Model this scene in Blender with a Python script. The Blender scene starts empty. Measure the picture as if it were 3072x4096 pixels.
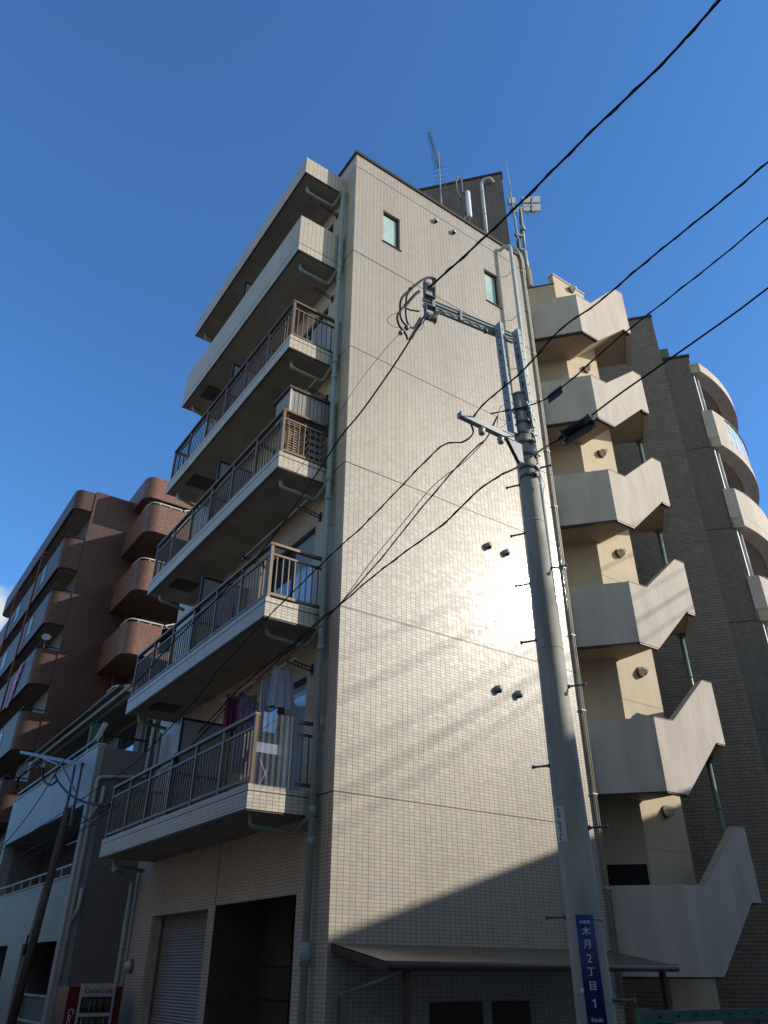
import bpy, bmesh, math, random
from mathutils import Vector, Matrix
random.seed(7)
S = bpy.context.scene
COL = S.collection
rad = math.radians

# ------------------------------------------------------------ camera
CAM = Vector((-5.689, -9.3725, 1.6)); FPX = 3006.9
YAW, PITCH, ROLL = 0.6083, 0.5485, 0.0039
cf = Vector((math.sin(YAW)*math.cos(PITCH), math.cos(YAW)*math.cos(PITCH), math.sin(PITCH)))
_r = Vector((math.cos(YAW), -math.sin(YAW), 0)); _u = _r.cross(cf)
cr = math.cos(ROLL)*_r + math.sin(ROLL)*_u; cu = -math.sin(ROLL)*_r + math.cos(ROLL)*_u
cd = bpy.data.cameras.new('camera'); cam = bpy.data.objects.new('camera', cd); COL.objects.link(cam)
cam.matrix_world = Matrix(((cr.x, cu.x, -cf.x, CAM.x), (cr.y, cu.y, -cf.y, CAM.y), (cr.z, cu.z, -cf.z, CAM.z), (0, 0, 0, 1)))
cd.sensor_fit = 'VERTICAL'; cd.sensor_height = 36.0; cd.sensor_width = 27.0
cd.lens = FPX/4096*36; cd.clip_end = 3000; cd.clip_start = 0.05
S.camera = cam

# ------------------------------------------------------------ sky, sun, exposure
AZ, EL = 48.3, 25.0           # azimuth from -y towards +x
sun_dir = Vector((math.sin(rad(AZ))*math.cos(rad(EL)), -math.cos(rad(AZ))*math.cos(rad(EL)), math.sin(rad(EL))))
W = bpy.data.worlds.new('World'); S.world = W; W.use_nodes = True
nt = W.node_tree; nt.nodes.clear()
out = nt.nodes.new('ShaderNodeOutputWorld'); bg = nt.nodes.new('ShaderNodeBackground')
sky = nt.nodes.new('ShaderNodeTexSky'); sky.sky_type = 'NISHITA'; sky.sun_disc = False
sky.sun_elevation = rad(EL); sky.sun_rotation = math.atan2(sun_dir.x, sun_dir.y)
sky.air_density = 1.0; sky.dust_density = 0.25; sky.ozone_density = 5.0; sky.altitude = 0
# a few low clouds in the sky, around one direction only
tc = nt.nodes.new('ShaderNodeTexCoord')
def vec(name, loc=None):
    n = nt.nodes.new(name); return n
noi = nt.nodes.new('ShaderNodeTexNoise'); noi.inputs['Scale'].default_value = 14; noi.inputs['Detail'].default_value = 9
noi.inputs['Roughness'].default_value = 0.6
nt.links.new(tc.outputs['Generated'], noi.inputs['Vector'])
dist = nt.nodes.new('ShaderNodeVectorMath'); dist.operation = 'DISTANCE'
ca, ce = rad(0.5), rad(19.5)
dist.inputs[1].default_value = (math.sin(ca)*math.cos(ce), math.cos(ca)*math.cos(ce), math.sin(ce))
nt.links.new(tc.outputs['Generated'], dist.inputs[0])
fall = nt.nodes.new('ShaderNodeMapRange'); fall.inputs[1].default_value = 0.03; fall.inputs[2].default_value = 0.165
fall.inputs[3].default_value = 0.44; fall.inputs[4].default_value = -0.25
nt.links.new(dist.outputs['Value'], fall.inputs[0])
add = nt.nodes.new('ShaderNodeMath'); add.operation = 'ADD'
nt.links.new(noi.outputs['Fac'], add.inputs[0]); nt.links.new(fall.outputs[0], add.inputs[1])
cr_ = nt.nodes.new('ShaderNodeMapRange'); cr_.interpolation_type = 'SMOOTHSTEP'
cr_.inputs[1].default_value = 0.52; cr_.inputs[2].default_value = 0.72
nt.links.new(add.outputs[0], cr_.inputs[0])
mix = nt.nodes.new('ShaderNodeMix'); mix.data_type = 'RGBA'
tint = nt.nodes.new('ShaderNodeMix'); tint.data_type = 'RGBA'; tint.blend_type = 'MULTIPLY'; tint.inputs[0].default_value = 1
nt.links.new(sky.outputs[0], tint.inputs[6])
# blue tint towards the view; unseen sky warmed and brightened to fill the shade
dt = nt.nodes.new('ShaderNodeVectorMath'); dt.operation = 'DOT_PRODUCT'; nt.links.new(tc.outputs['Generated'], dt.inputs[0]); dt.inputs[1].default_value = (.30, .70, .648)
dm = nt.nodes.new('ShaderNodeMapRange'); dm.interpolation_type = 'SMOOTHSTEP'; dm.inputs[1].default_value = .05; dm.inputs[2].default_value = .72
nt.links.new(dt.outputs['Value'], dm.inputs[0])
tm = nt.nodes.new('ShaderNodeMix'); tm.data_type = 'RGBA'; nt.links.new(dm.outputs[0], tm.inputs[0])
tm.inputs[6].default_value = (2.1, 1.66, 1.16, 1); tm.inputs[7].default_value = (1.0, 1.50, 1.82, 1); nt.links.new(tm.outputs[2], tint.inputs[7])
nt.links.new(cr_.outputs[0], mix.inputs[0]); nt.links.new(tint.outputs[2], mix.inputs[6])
mix.inputs[7].default_value = (5.6, 5.8, 6.2, 1)
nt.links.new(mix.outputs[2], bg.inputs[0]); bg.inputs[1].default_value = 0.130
nt.links.new(bg.outputs[0], out.inputs[0])
sl = bpy.data.lights.new('sun', 'SUN'); sl.energy = 4.2; sl.angle = rad(0.53); sl.color = (1.0, 0.918, 0.79)
so = bpy.data.objects.new('sun', sl); COL.objects.link(so)
so.rotation_euler = (-sun_dir).to_track_quat('-Z', 'Y').to_euler(); so.location = sun_dir*60
S.view_settings.view_transform = 'Standard'; S.view_settings.look = 'None'
S.view_settings.gamma = 1; S.view_settings.exposure = 0.0; S.view_settings.use_curve_mapping = False
S.render.engine = 'CYCLES'
S.cycles.max_bounces = 6; S.cycles.sample_clamp_indirect = 6

# ------------------------------------------------------------ measuring: where a sight line meets a plane of the place
def ray(u, v): return cf + cr*((u-1536)/FPX) + cu*((2048-v)/FPX)
def P(u, v, ax, val):
    d = ray(u, v); t = (val-CAM[ax])/d[ax]; return CAM + d*t
def PV(u, v, a, b):     # vertical plane through plan points a, b
    n = Vector((b[1]-a[1], a[0]-b[0], 0)); d = ray(u, v)
    t = (Vector((a[0], a[1], 0))-CAM).dot(n)/d.dot(n); return CAM + d*t

E1 = Vector((-.661, .75, 0)).normalized()     # the diagonal grid of the rear part
E2 = Vector((E1.y, -E1.x, 0))

# ------------------------------------------------------------ materials
def mat(name, col, rough=.7, metal=0, spec=.5, noise=0, nscale=3, bump=0, bscale=40, coat=0, streak=0):
    m = bpy.data.materials.new(name); m.use_nodes = True; t = m.node_tree; b = t.nodes['Principled BSDF']
    b.inputs['Base Color'].default_value = (*col, 1); b.inputs['Roughness'].default_value = rough
    b.inputs['Metallic'].default_value = metal; b.inputs['Specular IOR Level'].default_value = spec
    b.inputs['Coat Weight'].default_value = coat
    g = t.nodes.new('ShaderNodeNewGeometry')
    if noise:
        mp = t.nodes.new('ShaderNodeMapping'); t.links.new(g.outputs['Position'], mp.inputs[0])
        if streak: mp.inputs['Scale'].default_value = (1, 1, streak)
        n = t.nodes.new('ShaderNodeTexNoise'); n.inputs['Scale'].default_value = nscale; n.inputs['Detail'].default_value = 6
        n.inputs['Roughness'].default_value = .65
        t.links.new(mp.outputs[0], n.inputs['Vector'])
        r = t.nodes.new('ShaderNodeMapRange'); r.inputs[1].default_value = .3; r.inputs[2].default_value = .7
        r.inputs[3].default_value = 1-noise; r.inputs[4].default_value = 1+noise
        t.links.new(n.outputs[0], r.inputs[0])
        v = t.nodes.new('ShaderNodeVectorMath'); v.operation = 'SCALE'; v.inputs[0].default_value = col
        t.links.new(r.outputs[0], v.inputs['Scale']); t.links.new(v.outputs[0], b.inputs['Base Color'])
    if bump:
        n2 = t.nodes.new('ShaderNodeTexNoise'); n2.inputs['Scale'].default_value = bscale; n2.inputs['Detail'].default_value = 4
        t.links.new(g.outputs['Position'], n2.inputs['Vector'])
        bp = t.nodes.new('ShaderNodeBump'); bp.inputs['Strength'].default_value = bump; bp.inputs['Distance'].default_value = .01
        t.links.new(n2.outputs[0], bp.inputs['Height']); t.links.new(bp.outputs[0], b.inputs['Normal'])
    return m

def tile(name, col, mortar, w, h, mw=.005, mh=.005, off=0, rough=.3, var=.08, tilt=.03, spec=.5, hue=.03, coat=0, wavy=0, dirt=.1, ou=0, ov=0):
    """glazed tiles laid in UV metres; every tile has its own tone and a slightly different tilt"""
    m = bpy.data.materials.new(name); m.use_nodes = True; t = m.node_tree; b = t.nodes['Principled BSDF']; L = t.links.new
    def M(op, a, c=None, d=None):
        n = t.nodes.new('ShaderNodeMath'); n.operation = op
        for i, x in enumerate((a, c, d)):
            if x is None: continue
            if hasattr(x, 'is_output'): L(x, n.inputs[i])
            else: n.inputs[i].default_value = x
        return n.outputs[0]
    uv = t.nodes.new('ShaderNodeUVMap'); sp = t.nodes.new('ShaderNodeSeparateXYZ'); L(uv.outputs[0], sp.inputs[0])
    U = M('ADD', sp.outputs[0], 500+ou); V = M('ADD', sp.outputs[1], 500+ov)
    row = M('DIVIDE', V, h); rf = M('FLOOR', row)
    cu_ = M('DIVIDE', U, w)
    if off: cu_ = M('ADD', cu_, M('MULTIPLY', M('MODULO', rf, 2.0), off))
    cfl = M('FLOOR', cu_)
    fx = M('MULTIPLY', M('FRACT', cu_), w); fy = M('MULTIPLY', M('FRACT', row), h)
    mk = M('MAXIMUM', M('LESS_THAN', fx, mw), M('LESS_THAN', fy, mh))
    cx = t.nodes.new('ShaderNodeCombineXYZ'); L(cfl, cx.inputs[0]); L(rf, cx.inputs[1])
    wn = t.nodes.new('ShaderNodeTexWhiteNoise'); wn.noise_dimensions = '2D'; L(cx.outputs[0], wn.inputs['Vector'])
    g = t.nodes.new('ShaderNodeNewGeometry')
    dn = t.nodes.new('ShaderNodeTexNoise'); dn.inputs['Scale'].default_value = .7; dn.inputs['Detail'].default_value = 7
    dn.inputs['Roughness'].default_value = .65
    mp = t.nodes.new('ShaderNodeMapping'); mp.inputs['Scale'].default_value = (1, 1, .35); L(g.outputs['Position'], mp.inputs[0]); L(mp.outputs[0], dn.inputs['Vector'])
    dv = t.nodes.new('ShaderNodeMapRange'); dv.inputs[1].default_value = .3; dv.inputs[2].default_value = .7
    dv.inputs[3].default_value = 1-dirt; dv.inputs[4].default_value = 1+dirt*.6; L(dn.outputs[0], dv.inputs[0])
    sn = t.nodes.new('ShaderNodeTexNoise'); sn.inputs['Scale'].default_value = 2.2; sn.inputs['Detail'].default_value = 5
    mp3 = t.nodes.new('ShaderNodeMapping'); mp3.inputs['Scale'].default_value = (2.4, 2.4, .10); L(g.outputs['Position'], mp3.inputs[0]); L(mp3.outputs[0], sn.inputs['Vector'])
    sv_ = t.nodes.new('ShaderNodeMapRange'); sv_.inputs[1].default_value = .52; sv_.inputs[2].default_value = .75; sv_.inputs[3].default_value = 1; sv_.inputs[4].default_value = 1-dirt*1.3; L(sn.outputs[0], sv_.inputs[0])
    val = M('MULTIPLY', M('MULTIPLY', M('ADD', M('MULTIPLY', wn.outputs['Value'], 2*var), 1-var), dv.outputs[0]), sv_.outputs[0])
    hsv = t.nodes.new('ShaderNodeHueSaturation'); hsv.inputs['Color'].default_value = (*col, 1)
    L(val, hsv.inputs['Value'])
    sc = t.nodes.new('ShaderNodeSeparateColor'); L(wn.outputs['Color'], sc.inputs[0])
    L(M('ADD', M('MULTIPLY', sc.outputs[1], hue), .5-hue/2), hsv.inputs['Hue'])
    L(M('ADD', M('MULTIPLY', sc.outputs[2], .5), .75), hsv.inputs['Saturation'])
    mx = t.nodes.new('ShaderNodeMix'); mx.data_type = 'RGBA'; L(mk, mx.inputs[0]); L(hsv.outputs[0], mx.inputs[6])
    mx.inputs[7].default_value = (*mortar, 1); L(mx.outputs[2], b.inputs['Base Color'])
    L(M('ADD', M('MULTIPLY', mk, .9-rough), rough), b.inputs['Roughness'])
    b.inputs['Coat Weight'].default_value = coat; b.inputs['Coat Roughness'].default_value = .11
    L(M('ADD', M('MULTIPLY', mk, -spec), spec), b.inputs['Specular IOR Level'])
    # tilt
    sub = t.nodes.new('ShaderNodeVectorMath'); sub.operation = 'SUBTRACT'; L(wn.outputs['Color'], sub.inputs[0]); sub.inputs[1].default_value = (.5, .5, .5)
    scl = t.nodes.new('ShaderNodeVectorMath'); scl.operation = 'SCALE'; L(sub.outputs[0], scl.inputs[0]); scl.inputs['Scale'].default_value = tilt*2
    ad = t.nodes.new('ShaderNodeVectorMath'); ad.operation = 'ADD'; L(g.outputs['Normal'], ad.inputs[0]); L(scl.outputs[0], ad.inputs[1])
    last = ad
    if wavy:
        w1 = t.nodes.new('ShaderNodeTexNoise'); w1.inputs['Scale'].default_value = 5.; w1.inputs['Detail'].default_value = 3
        mp2 = t.nodes.new('ShaderNodeMapping'); mp2.inputs['Scale'].default_value = (1, 1, 3.0); L(g.outputs['Position'], mp2.inputs[0]); L(mp2.outputs[0], w1.inputs['Vector'])
        s1 = t.nodes.new('ShaderNodeVectorMath'); s1.operation = 'SUBTRACT'; L(w1.outputs['Color'], s1.inputs[0]); s1.inputs[1].default_value = (.5, .5, .5)
        s2 = t.nodes.new('ShaderNodeVectorMath'); s2.operation = 'SCALE'; L(s1.outputs[0], s2.inputs[0]); s2.inputs['Scale'].default_value = wavy*2
        a2 = t.nodes.new('ShaderNodeVectorMath'); a2.operation = 'ADD'; L(ad.outputs[0], a2.inputs[0]); L(s2.outputs[0], a2.inputs[1]); last = a2
    nm = t.nodes.new('ShaderNodeVectorMath'); nm.operation = 'NORMALIZE'; L(last.outputs[0], nm.inputs[0])
    L(nm.outputs[0], b.inputs['Normal'])
    if coat: L(nm.outputs[0], b.inputs['Coat Normal'])
    return m

def glass(name, col, rough=.05, spec=.8):
    m = mat(name, col, rough, 0, spec); m.node_tree.nodes['Principled BSDF'].inputs['Coat Weight'].default_value = .6
    return m

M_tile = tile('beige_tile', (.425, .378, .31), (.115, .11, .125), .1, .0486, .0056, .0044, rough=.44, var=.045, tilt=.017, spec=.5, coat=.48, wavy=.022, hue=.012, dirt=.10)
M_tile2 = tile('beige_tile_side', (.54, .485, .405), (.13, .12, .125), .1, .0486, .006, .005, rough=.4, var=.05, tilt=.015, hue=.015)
M_stucco = mat('beige_stucco', (.53, .475, .42), .85, noise=.13, nscale=3.2, bump=.10, bscale=70, streak=.22)
M_coping = mat('coping_paint', (.40, .35, .29), .8, noise=.2, nscale=6)
M_stuccow = mat('warm_stucco', (.56, .47, .35), .85, noise=.09, nscale=2.4, bump=.1, bscale=60, streak=.3)
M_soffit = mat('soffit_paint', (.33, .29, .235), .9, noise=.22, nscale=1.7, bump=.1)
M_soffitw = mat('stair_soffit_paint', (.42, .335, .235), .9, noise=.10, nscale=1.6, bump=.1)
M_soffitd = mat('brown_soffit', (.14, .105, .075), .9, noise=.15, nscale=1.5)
M_wing1 = tile('brown_brick', (.25, .20, .155), (.045, .04, .045), .227, .078, .007, .008, off=.5, rough=.5, var=.10, tilt=.03, dirt=.12)
M_wing2 = tile('brown_small_tile', (.195, .16, .135), (.09, .08, .08), .1, .0486, .007, .007, rough=.5, var=.12, tilt=.03, dirt=.12)
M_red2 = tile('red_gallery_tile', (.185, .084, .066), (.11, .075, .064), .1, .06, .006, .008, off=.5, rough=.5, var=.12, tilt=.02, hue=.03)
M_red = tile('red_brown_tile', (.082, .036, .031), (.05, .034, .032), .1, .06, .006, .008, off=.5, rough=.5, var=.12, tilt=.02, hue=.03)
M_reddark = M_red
M_white = tile('pale_tile', (.36, .37, .40), (.27, .27, .29), .1, .05, .005, .005, off=.5, rough=.45, var=.07, tilt=.02)
M_grey = tile('grey_tile', (.205, .198, .20), (.11, .105, .11), .1, .05, .005, .005, off=.5, rough=.55, var=.08, tilt=.02)
M_trim = mat('dark_trim', (.055, .04, .04), .45, .3)
M_rail = mat('bronze_aluminium', (.17, .115, .075), .42, .25, noise=.1)
M_raild = mat('dark_aluminium', (.035, .037, .045), .4, .5)
M_pipe = mat('grey_green_pipe', (.30, .37, .35), .4, noise=.12, nscale=4)
M_pipew = mat('pale_pipe', (.45, .52, .55), .4, noise=.1, nscale=4)
M_pipeg = mat('green_pipe', (.15, .22, .20), .4, noise=.1, nscale=4)
M_frame = mat('window_frame', (.05, .035, .03), .4, .3)
M_frost = mat('frosted_glass', (.40, .56, .54), .35, noise=.14, nscale=2.2, coat=.6)
M_dark = glass('dark_glass', (.035, .05, .075), .04)
M_curt = glass('curtain_glass', (.30, .40, .52), .12)
M_black = mat('dark_interior', (.012, .012, .013), .9)
M_conc = mat('pole_concrete', (.40, .40, .36), .8, noise=.28, nscale=5, bump=.06, bscale=60, streak=.22)
M_galv = mat('galvanised_steel', (.30, .345, .37), .5, .1, noise=.1, nscale=12)
M_galvd = mat('dull_steel', (.13, .145, .16), .5, .4, noise=.15, nscale=15)
M_hole = mat('slot_dark', (.01, .01, .012), .9)
M_cable = mat('cable_rubber', (.010, .010, .012), .6, spec=.25)
M_cablel = mat('thin_wire_grey', (.10, .10, .11), .5)
M_porc = mat('porcelain', (.50, .50, .48), .3)
M_lampg = mat('lamp_glass', (.80, .78, .68), .25)
M_lampb = mat('lamp_base', (.10, .08, .06), .5)
M_blue = mat('sign_blue', (.010, .028, .17), .45, noise=.12, nscale=20)
M_letter = mat('sign_white', (.62, .72, .85), .5)
M_plate = mat('plate_white', (.55, .66, .64), .5, noise=.1, nscale=30)
M_ink = mat('plate_ink', (.10, .11, .13), .6)
M_can = None
M_canopy = mat('brown_corrugated_sheet', (.125, .088, .058), .35, noise=.15, nscale=2)
M_canb = mat('brown_gutter', (.075, .05, .04), .4)
M_asph = mat('asphalt_material', (.05, .05, .052), .85, noise=.2, nscale=8, bump=.5, bscale=120)
M_pave = tile('paving', (.24, .23, .22), (.12, .12, .12), .3, .3, .006, .006, rough=.8, var=.08, tilt=.0)
M_shut = mat('shutter_grey', (.30, .29, .30), .45, .2, noise=.08, nscale=5)
M_wood = mat('weathered_board', (.27, .25, .25), .7, noise=.25, nscale=10, streak=.1)
M_blind = mat('wicker_blind', (.32, .215, .13), .8, noise=.3, nscale=30)
M_cloth = mat('white_cloth', (.46, .48, .62), .9, noise=.1, nscale=8)
M_pink = mat('pink_cloth', (.62, .16, .42), .9, noise=.15, nscale=10)
M_clear = mat('clear_plastic_sheet', (.20, .24, .28), .10)
_b = M_clear.node_tree.nodes['Principled BSDF']; _b.inputs['Alpha'].default_value = .34
M_vred = mat('machine_red', (.16, .010, .010), .35)
M_vwhite = mat('machine_white', (.42, .49, .51), .35)
M_vred2 = mat('logo_red', (.42, .03, .03), .5)
M_teal = mat('teal_steel', (.045, .14, .115), .45, noise=.25, nscale=9)
M_tray = mat('floodlight_grey', (.20, .23, .24), .5, noise=.1)
M_antw = mat('panel_white', (.82, .82, .90), .4)
M_hatch = mat('hatch_dark', (.06, .055, .05), .6, noise=.2, nscale=12)
M_gblock = tile('glass_block', (.45, .55, .56), (.80, .80, .78), .19, .19, .022, .022, rough=.12, var=.25, tilt=.05)
M_stain = mat('rusty_concrete', (.24, .20, .13), .8, noise=.3, nscale=8, streak=.2)
M_roof = mat('grey_roof', (.16, .16, .17), .8, noise=.15)
M_eave = mat('eave_white', (.52, .53, .50), .5)
M_copper = mat('copper_green', (.10, .16, .13), .6)
bottle_cols = [(.14, .02, .015), (.03, .08, .035), (.04, .06, .14), (.16, .14, .04), (.14, .07, .03), (.10, .11, .12), (.02, .02, .03), (.18, .18, .17)]
M_bot = [mat('drink_colour_%s' % n, c, .35) for n, c in zip(('red', 'green', 'blue', 'yellow', 'orange', 'grey', 'black', 'pale'), bottle_cols)]

# ------------------------------------------------------------ mesh builder
class MB:
    def __init__(s): s.v = []; s.f = []; s.sm = []
    def face(s, pts, smooth=False):
        i = len(s.v); s.v += [Vector(p) for p in pts]; s.f.append(tuple(range(i, i+len(pts)))); s.sm.append(smooth)
    def prism(s, poly, z0, z1, cap=True):
        """poly: plan points counter-clockwise; z0/z1 numbers or lists"""
        n = len(poly); a = z0 if isinstance(z0, (list, tuple)) else [z0]*n; b = z1 if isinstance(z1, (list, tuple)) else [z1]*n
        ar = sum(poly[i][0]*poly[(i+1) % n][1]-poly[(i+1) % n][0]*poly[i][1] for i in range(n))
        if ar < 0: poly = poly[::-1]; a = a[::-1]; b = b[::-1]
        for i in range(n):
            j = (i+1) % n; p, q_ = poly[i], poly[j]
            s.face([(p[0], p[1], a[i]), (q_[0], q_[1], a[j]), (q_[0], q_[1], b[j]), (p[0], p[1], b[i])])
        if cap:
            s.face([(poly[i][0], poly[i][1], b[i]) for i in range(n)])
            s.face([(poly[i][0], poly[i][1], a[i]) for i in range(n)][::-1])
        return s
    def box(s, x0, x1, y0, y1, z0, z1): return s.prism([(x0, y0), (x1, y0), (x1, y1), (x0, y1)], z0, z1)
    def wall(s, a, b, th, z0, z1):
        """upright slab from plan a to b, thickness th to its left"""
        a = Vector((a[0], a[1])); b = Vector((b[0], b[1])); d = (b-a).normalized(); n = Vector((-d.y, d.x))*th
        return s.prism([a, b, b+n, a+n], z0, z1)
    def slab3(s, prof, n, th):
        """a flat outline (3D points) given thickness th along n"""
        n = Vector(n).normalized()*th; pts = [Vector(p) for p in prof]; back = [p+n for p in pts]
        nn = sum(((pts[i]-pts[0]).cross(pts[i+1]-pts[0]) for i in range(1, len(pts)-1)), Vector())
        if nn.dot(n) > 0: pts = pts[::-1]; back = back[::-1]
        s.face(pts); s.face(back[::-1]); k = len(pts)
        for i in range(k):
            j = (i+1) % k; s.face([pts[j], pts[i], back[i], back[j]])
        return s
    def bar(s, a, b, w, h=None, up=(0, 0, 1)):
        a = Vector(a); b = Vector(b); d = (b-a).normalized(); up = Vector(up)
        if abs(d.dot(up)) > .95: up = Vector((1, 0, 0)) if abs(d.x) < .9 else Vector((0, 1, 0))
        x = d.cross(up).normalized()*(w/2); y = d.cross(x).normalized()*((h or w)/2)
        c = [a+x+y, a-x+y, a-x-y, a+x-y]; e = [p+(b-a) for p in c]
        s.face(c); s.face(e[::-1])
        for i in range(4): j = (i+1) % 4; s.face([c[j], c[i], e[i], e[j]])
        return s
    def tube(s, pts, r, n=10, cap=True):
        pts = [Vector(p) for p in pts]; k = len(pts); rs = r if isinstance(r, (list, tuple)) else [r]*k
        rings = []; x = None
        for i in range(k):
            d = (pts[min(i+1, k-1)]-pts[max(i-1, 0)]).normalized()
            if x is None:
                x = d.orthogonal().normalized()
            else:
                x = (x-d*x.dot(d)).normalized()
            y = d.cross(x)
            rings.append([pts[i]+(x*math.cos(2*math.pi*j/n)+y*math.sin(2*math.pi*j/n))*rs[i] for j in range(n)])
        base = len(s.v)
        for rg in rings: s.v += rg
        for i in range(k-1):
            for j in range(n):
                l = (j+1) % n
                s.f.append((base+i*n+j, base+i*n+l, base+(i+1)*n+l, base+(i+1)*n+j)); s.sm.append(True)
        if cap:
            s.f.append(tuple(base+j for j in range(n))[::-1]); s.sm.append(False)
            s.f.append(tuple(base+(k-1)*n+j for j in range(n))); s.sm.append(False)
        return s
    def lathe(s, base, axis, prof, n=16):
        """prof: (distance along axis, radius)"""
        base = Vector(base); axis = Vector(axis).normalized()
        x = axis.orthogonal().normalized(); y = axis.cross(x); b0 = len(s.v)
        for d, r in prof:
            s.v += [base+axis*d+(x*math.cos(2*math.pi*j/n)+y*math.sin(2*math.pi*j/n))*max(r, .0005) for j in range(n)]
        for i in range(len(prof)-1):
            for j in range(n):
                l = (j+1) % n; s.f.append((b0+i*n+j, b0+i*n+l, b0+(i+1)*n+l, b0+(i+1)*n+j)); s.sm.append(True)
        s.f.append(tuple(b0+j for j in range(n))[::-1]); s.sm.append(False)
        s.f.append(tuple(b0+(len(prof)-1)*n+j for j in range(n))); s.sm.append(False)
        return s
    def build(s, name, m, parent=None, bevel=0):
        me = bpy.data.meshes.new(name); me.from_pydata([tuple(p) for p in s.v], [], s.f); me.update()
        me.polygons.foreach_set('use_smooth', s.sm)
        uvl = me.uv_layers.new(name='UVMap').data
        for p in me.polygons:
            n = p.normal
            t = Vector((0, 0, 1)).cross(n)
            if t.length < .15: t = Vector((1, 0, 0)); b = Vector((0, 1, 0))
            else:
                t.normalize(); b = n.cross(t)
                if abs(n.z) < .05: b = Vector((0, 0, 1))
            for li in p.loop_indices:
                co = me.vertices[me.loops[li].vertex_index].co
                uvl[li].uv = (co.dot(t), co.dot(b))
        me.materials.append(m)
        o = bpy.data.objects.new(name, me); COL.objects.link(o)
        if parent is not None:
            o.parent = parent; o.matrix_parent_inverse = parent.matrix_world.inverted()
        if bevel:
            md = o.modifiers.new('bevel', 'BEVEL'); md.width = bevel; md.segments = 2; md.limit_method = 'ANGLE'
        return o

def thing(name, label, cat, loc=(0, 0, 0), group=None, kind=None):
    o = bpy.data.objects.new(name, None); COL.objects.link(o); o.location = loc; o.empty_display_size = .2
    o.matrix_world = Matrix.Translation(loc)
    tag(o, label, cat, group, kind); return o
def tag(o, label=None, cat=None, group=None, kind=None):
    if label: o['label'] = label
    if cat: o['category'] = cat
    if group: o['group'] = group
    if kind: o['kind'] = kind
    return o
def copy_tree(o, parent=None, delta=None):
    c = o.copy(); COL.objects.link(c)
    if parent is not None: c.parent = parent; c.matrix_parent_inverse = parent.matrix_world.inverted() if o.parent is None else o.matrix_parent_inverse
    if delta is not None:
        c.location = c.location + Vector(delta)
    for ch in list(o.children): copy_tree(ch, c)
    return c
def text(body, size, name, m, parent, origin, right, up, ext=.002, bold=0, sx=1):
    cu_ = bpy.data.curves.new(name, 'FONT'); cu_.body = body; cu_.size = size; cu_.extrude = ext; cu_.offset = bold
    cu_.align_x = 'CENTER'; cu_.align_y = 'CENTER'
    o = bpy.data.objects.new(name, cu_); COL.objects.link(o)
    dg = bpy.context.evaluated_depsgraph_get(); dg.update()
    me = bpy.data.meshes.new_from_object(o.evaluated_get(dg)); bpy.data.objects.remove(o)
    right = Vector(right).normalized(); up = Vector(up).normalized(); n = right.cross(up)
    mw = Matrix(((right.x*sx, up.x, n.x, origin[0]), (right.y*sx, up.y, n.y, origin[1]), (right.z*sx, up.z, n.z, origin[2]), (0, 0, 0, 1)))
    me.transform(mw); me.materials.clear(); me.materials.append(m); me.name = name
    r = bpy.data.objects.new(name, me); COL.objects.link(r)
    r.parent = parent; r.matrix_parent_inverse = parent.matrix_world.inverted()
    return r
def smoothpath(pts, k=6):
    pts = [Vector(p) for p in pts]; out_ = []
    for i in range(len(pts)-1):
        p0 = pts[max(i-1, 0)]; p1 = pts[i]; p2 = pts[i+1]; p3 = pts[min(i+2, len(pts)-1)]
        for j in range(k):
            t = j/k
            out_.append(.5*((2*p1)+(p2-p0)*t+(2*p0-5*p1+4*p2-p3)*t*t+(3*p1-p0-3*p2+p3)*t**3))
    out_.append(pts[-1]); return out_

GZ = -.45      # street level
# ============================================================ SETTING
g = MB(); g.box(-400, 400, -400, 400, GZ-1, GZ)
tag(g.build('ground', M_pave), kind='structure')
r = MB(); r.box(-9.5, -1.9, -90, 140, GZ-.2, GZ+.004)
tag(r.build('road', M_asph), kind='structure')

# ============================================================ MAIN BEIGE BUILDING
H = 2.8
bld = thing('apartment_building', 'tall narrow beige tiled apartment building with sunlit end wall and long side balconies', 'building', (0, 0, GZ))
XB, Y0, Y1, ZS, TS, HR = -1.0845, .45, 6.88, 3.4636, .326, .992
ZR = 18.38
far = 7.75
core = MB()
bx = 5.44
core.prism([(.02, .02), (.02, far-.02), (3, far+3.9), (6.9, far+1.9), (bx-.02, 3), (bx-.02, .02)], ZR-.6, ZR-.35)   # roof deck
core.build('roof', M_roof, bld)
# end wall with two window openings (front sheet .25 thick)
wins = [(.785, 1.262, 15.805, 16.90), (3.925, 4.39, 15.84, 17.0)]
ew = MB()
def wall_with_holes(mb, x0, x1, z0, z1, holes, mk):
    xs = sorted({x0, x1, *[h[0] for h in holes], *[h[1] for h in holes]}); zs = sorted({z0, z1, *[h[2] for h in holes], *[h[3] for h in holes]})
    for i in range(len(xs)-1):
        for j in range(len(zs)-1):
            cx, cz = (xs[i]+xs[i+1])/2, (zs[j]+zs[j+1])/2
            if any(h[0] < cx < h[1] and h[2] < cz < h[3] for h in holes): continue
            mk(xs[i], xs[i+1], zs[j], zs[j+1])
wall_with_holes(ew, 0, bx, GZ, ZR, wins, lambda a, b, c, d: ew.face([(a, 0, c), (b, 0, c), (b, 0, d), (a, 0, d)]))
for a, b, c, d in wins:      # reveals
    ew.face([(a, 0, c), (a, 0, d), (a, .14, d), (a, .14, c)]); ew.face([(b, 0, c), (b, .14, c), (b, .14, d), (b, 0, d)])
    ew.face([(a, 0, c), (a, .14, c), (b, .14, c), (b, 0, c)]); ew.face([(a, 0, d), (b, 0, d), (b, .14, d), (a, .14, d)])
ew.face([(bx, 0, GZ), (bx, 4, GZ), (bx, 4, ZR), (bx, 0, ZR)])
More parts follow.
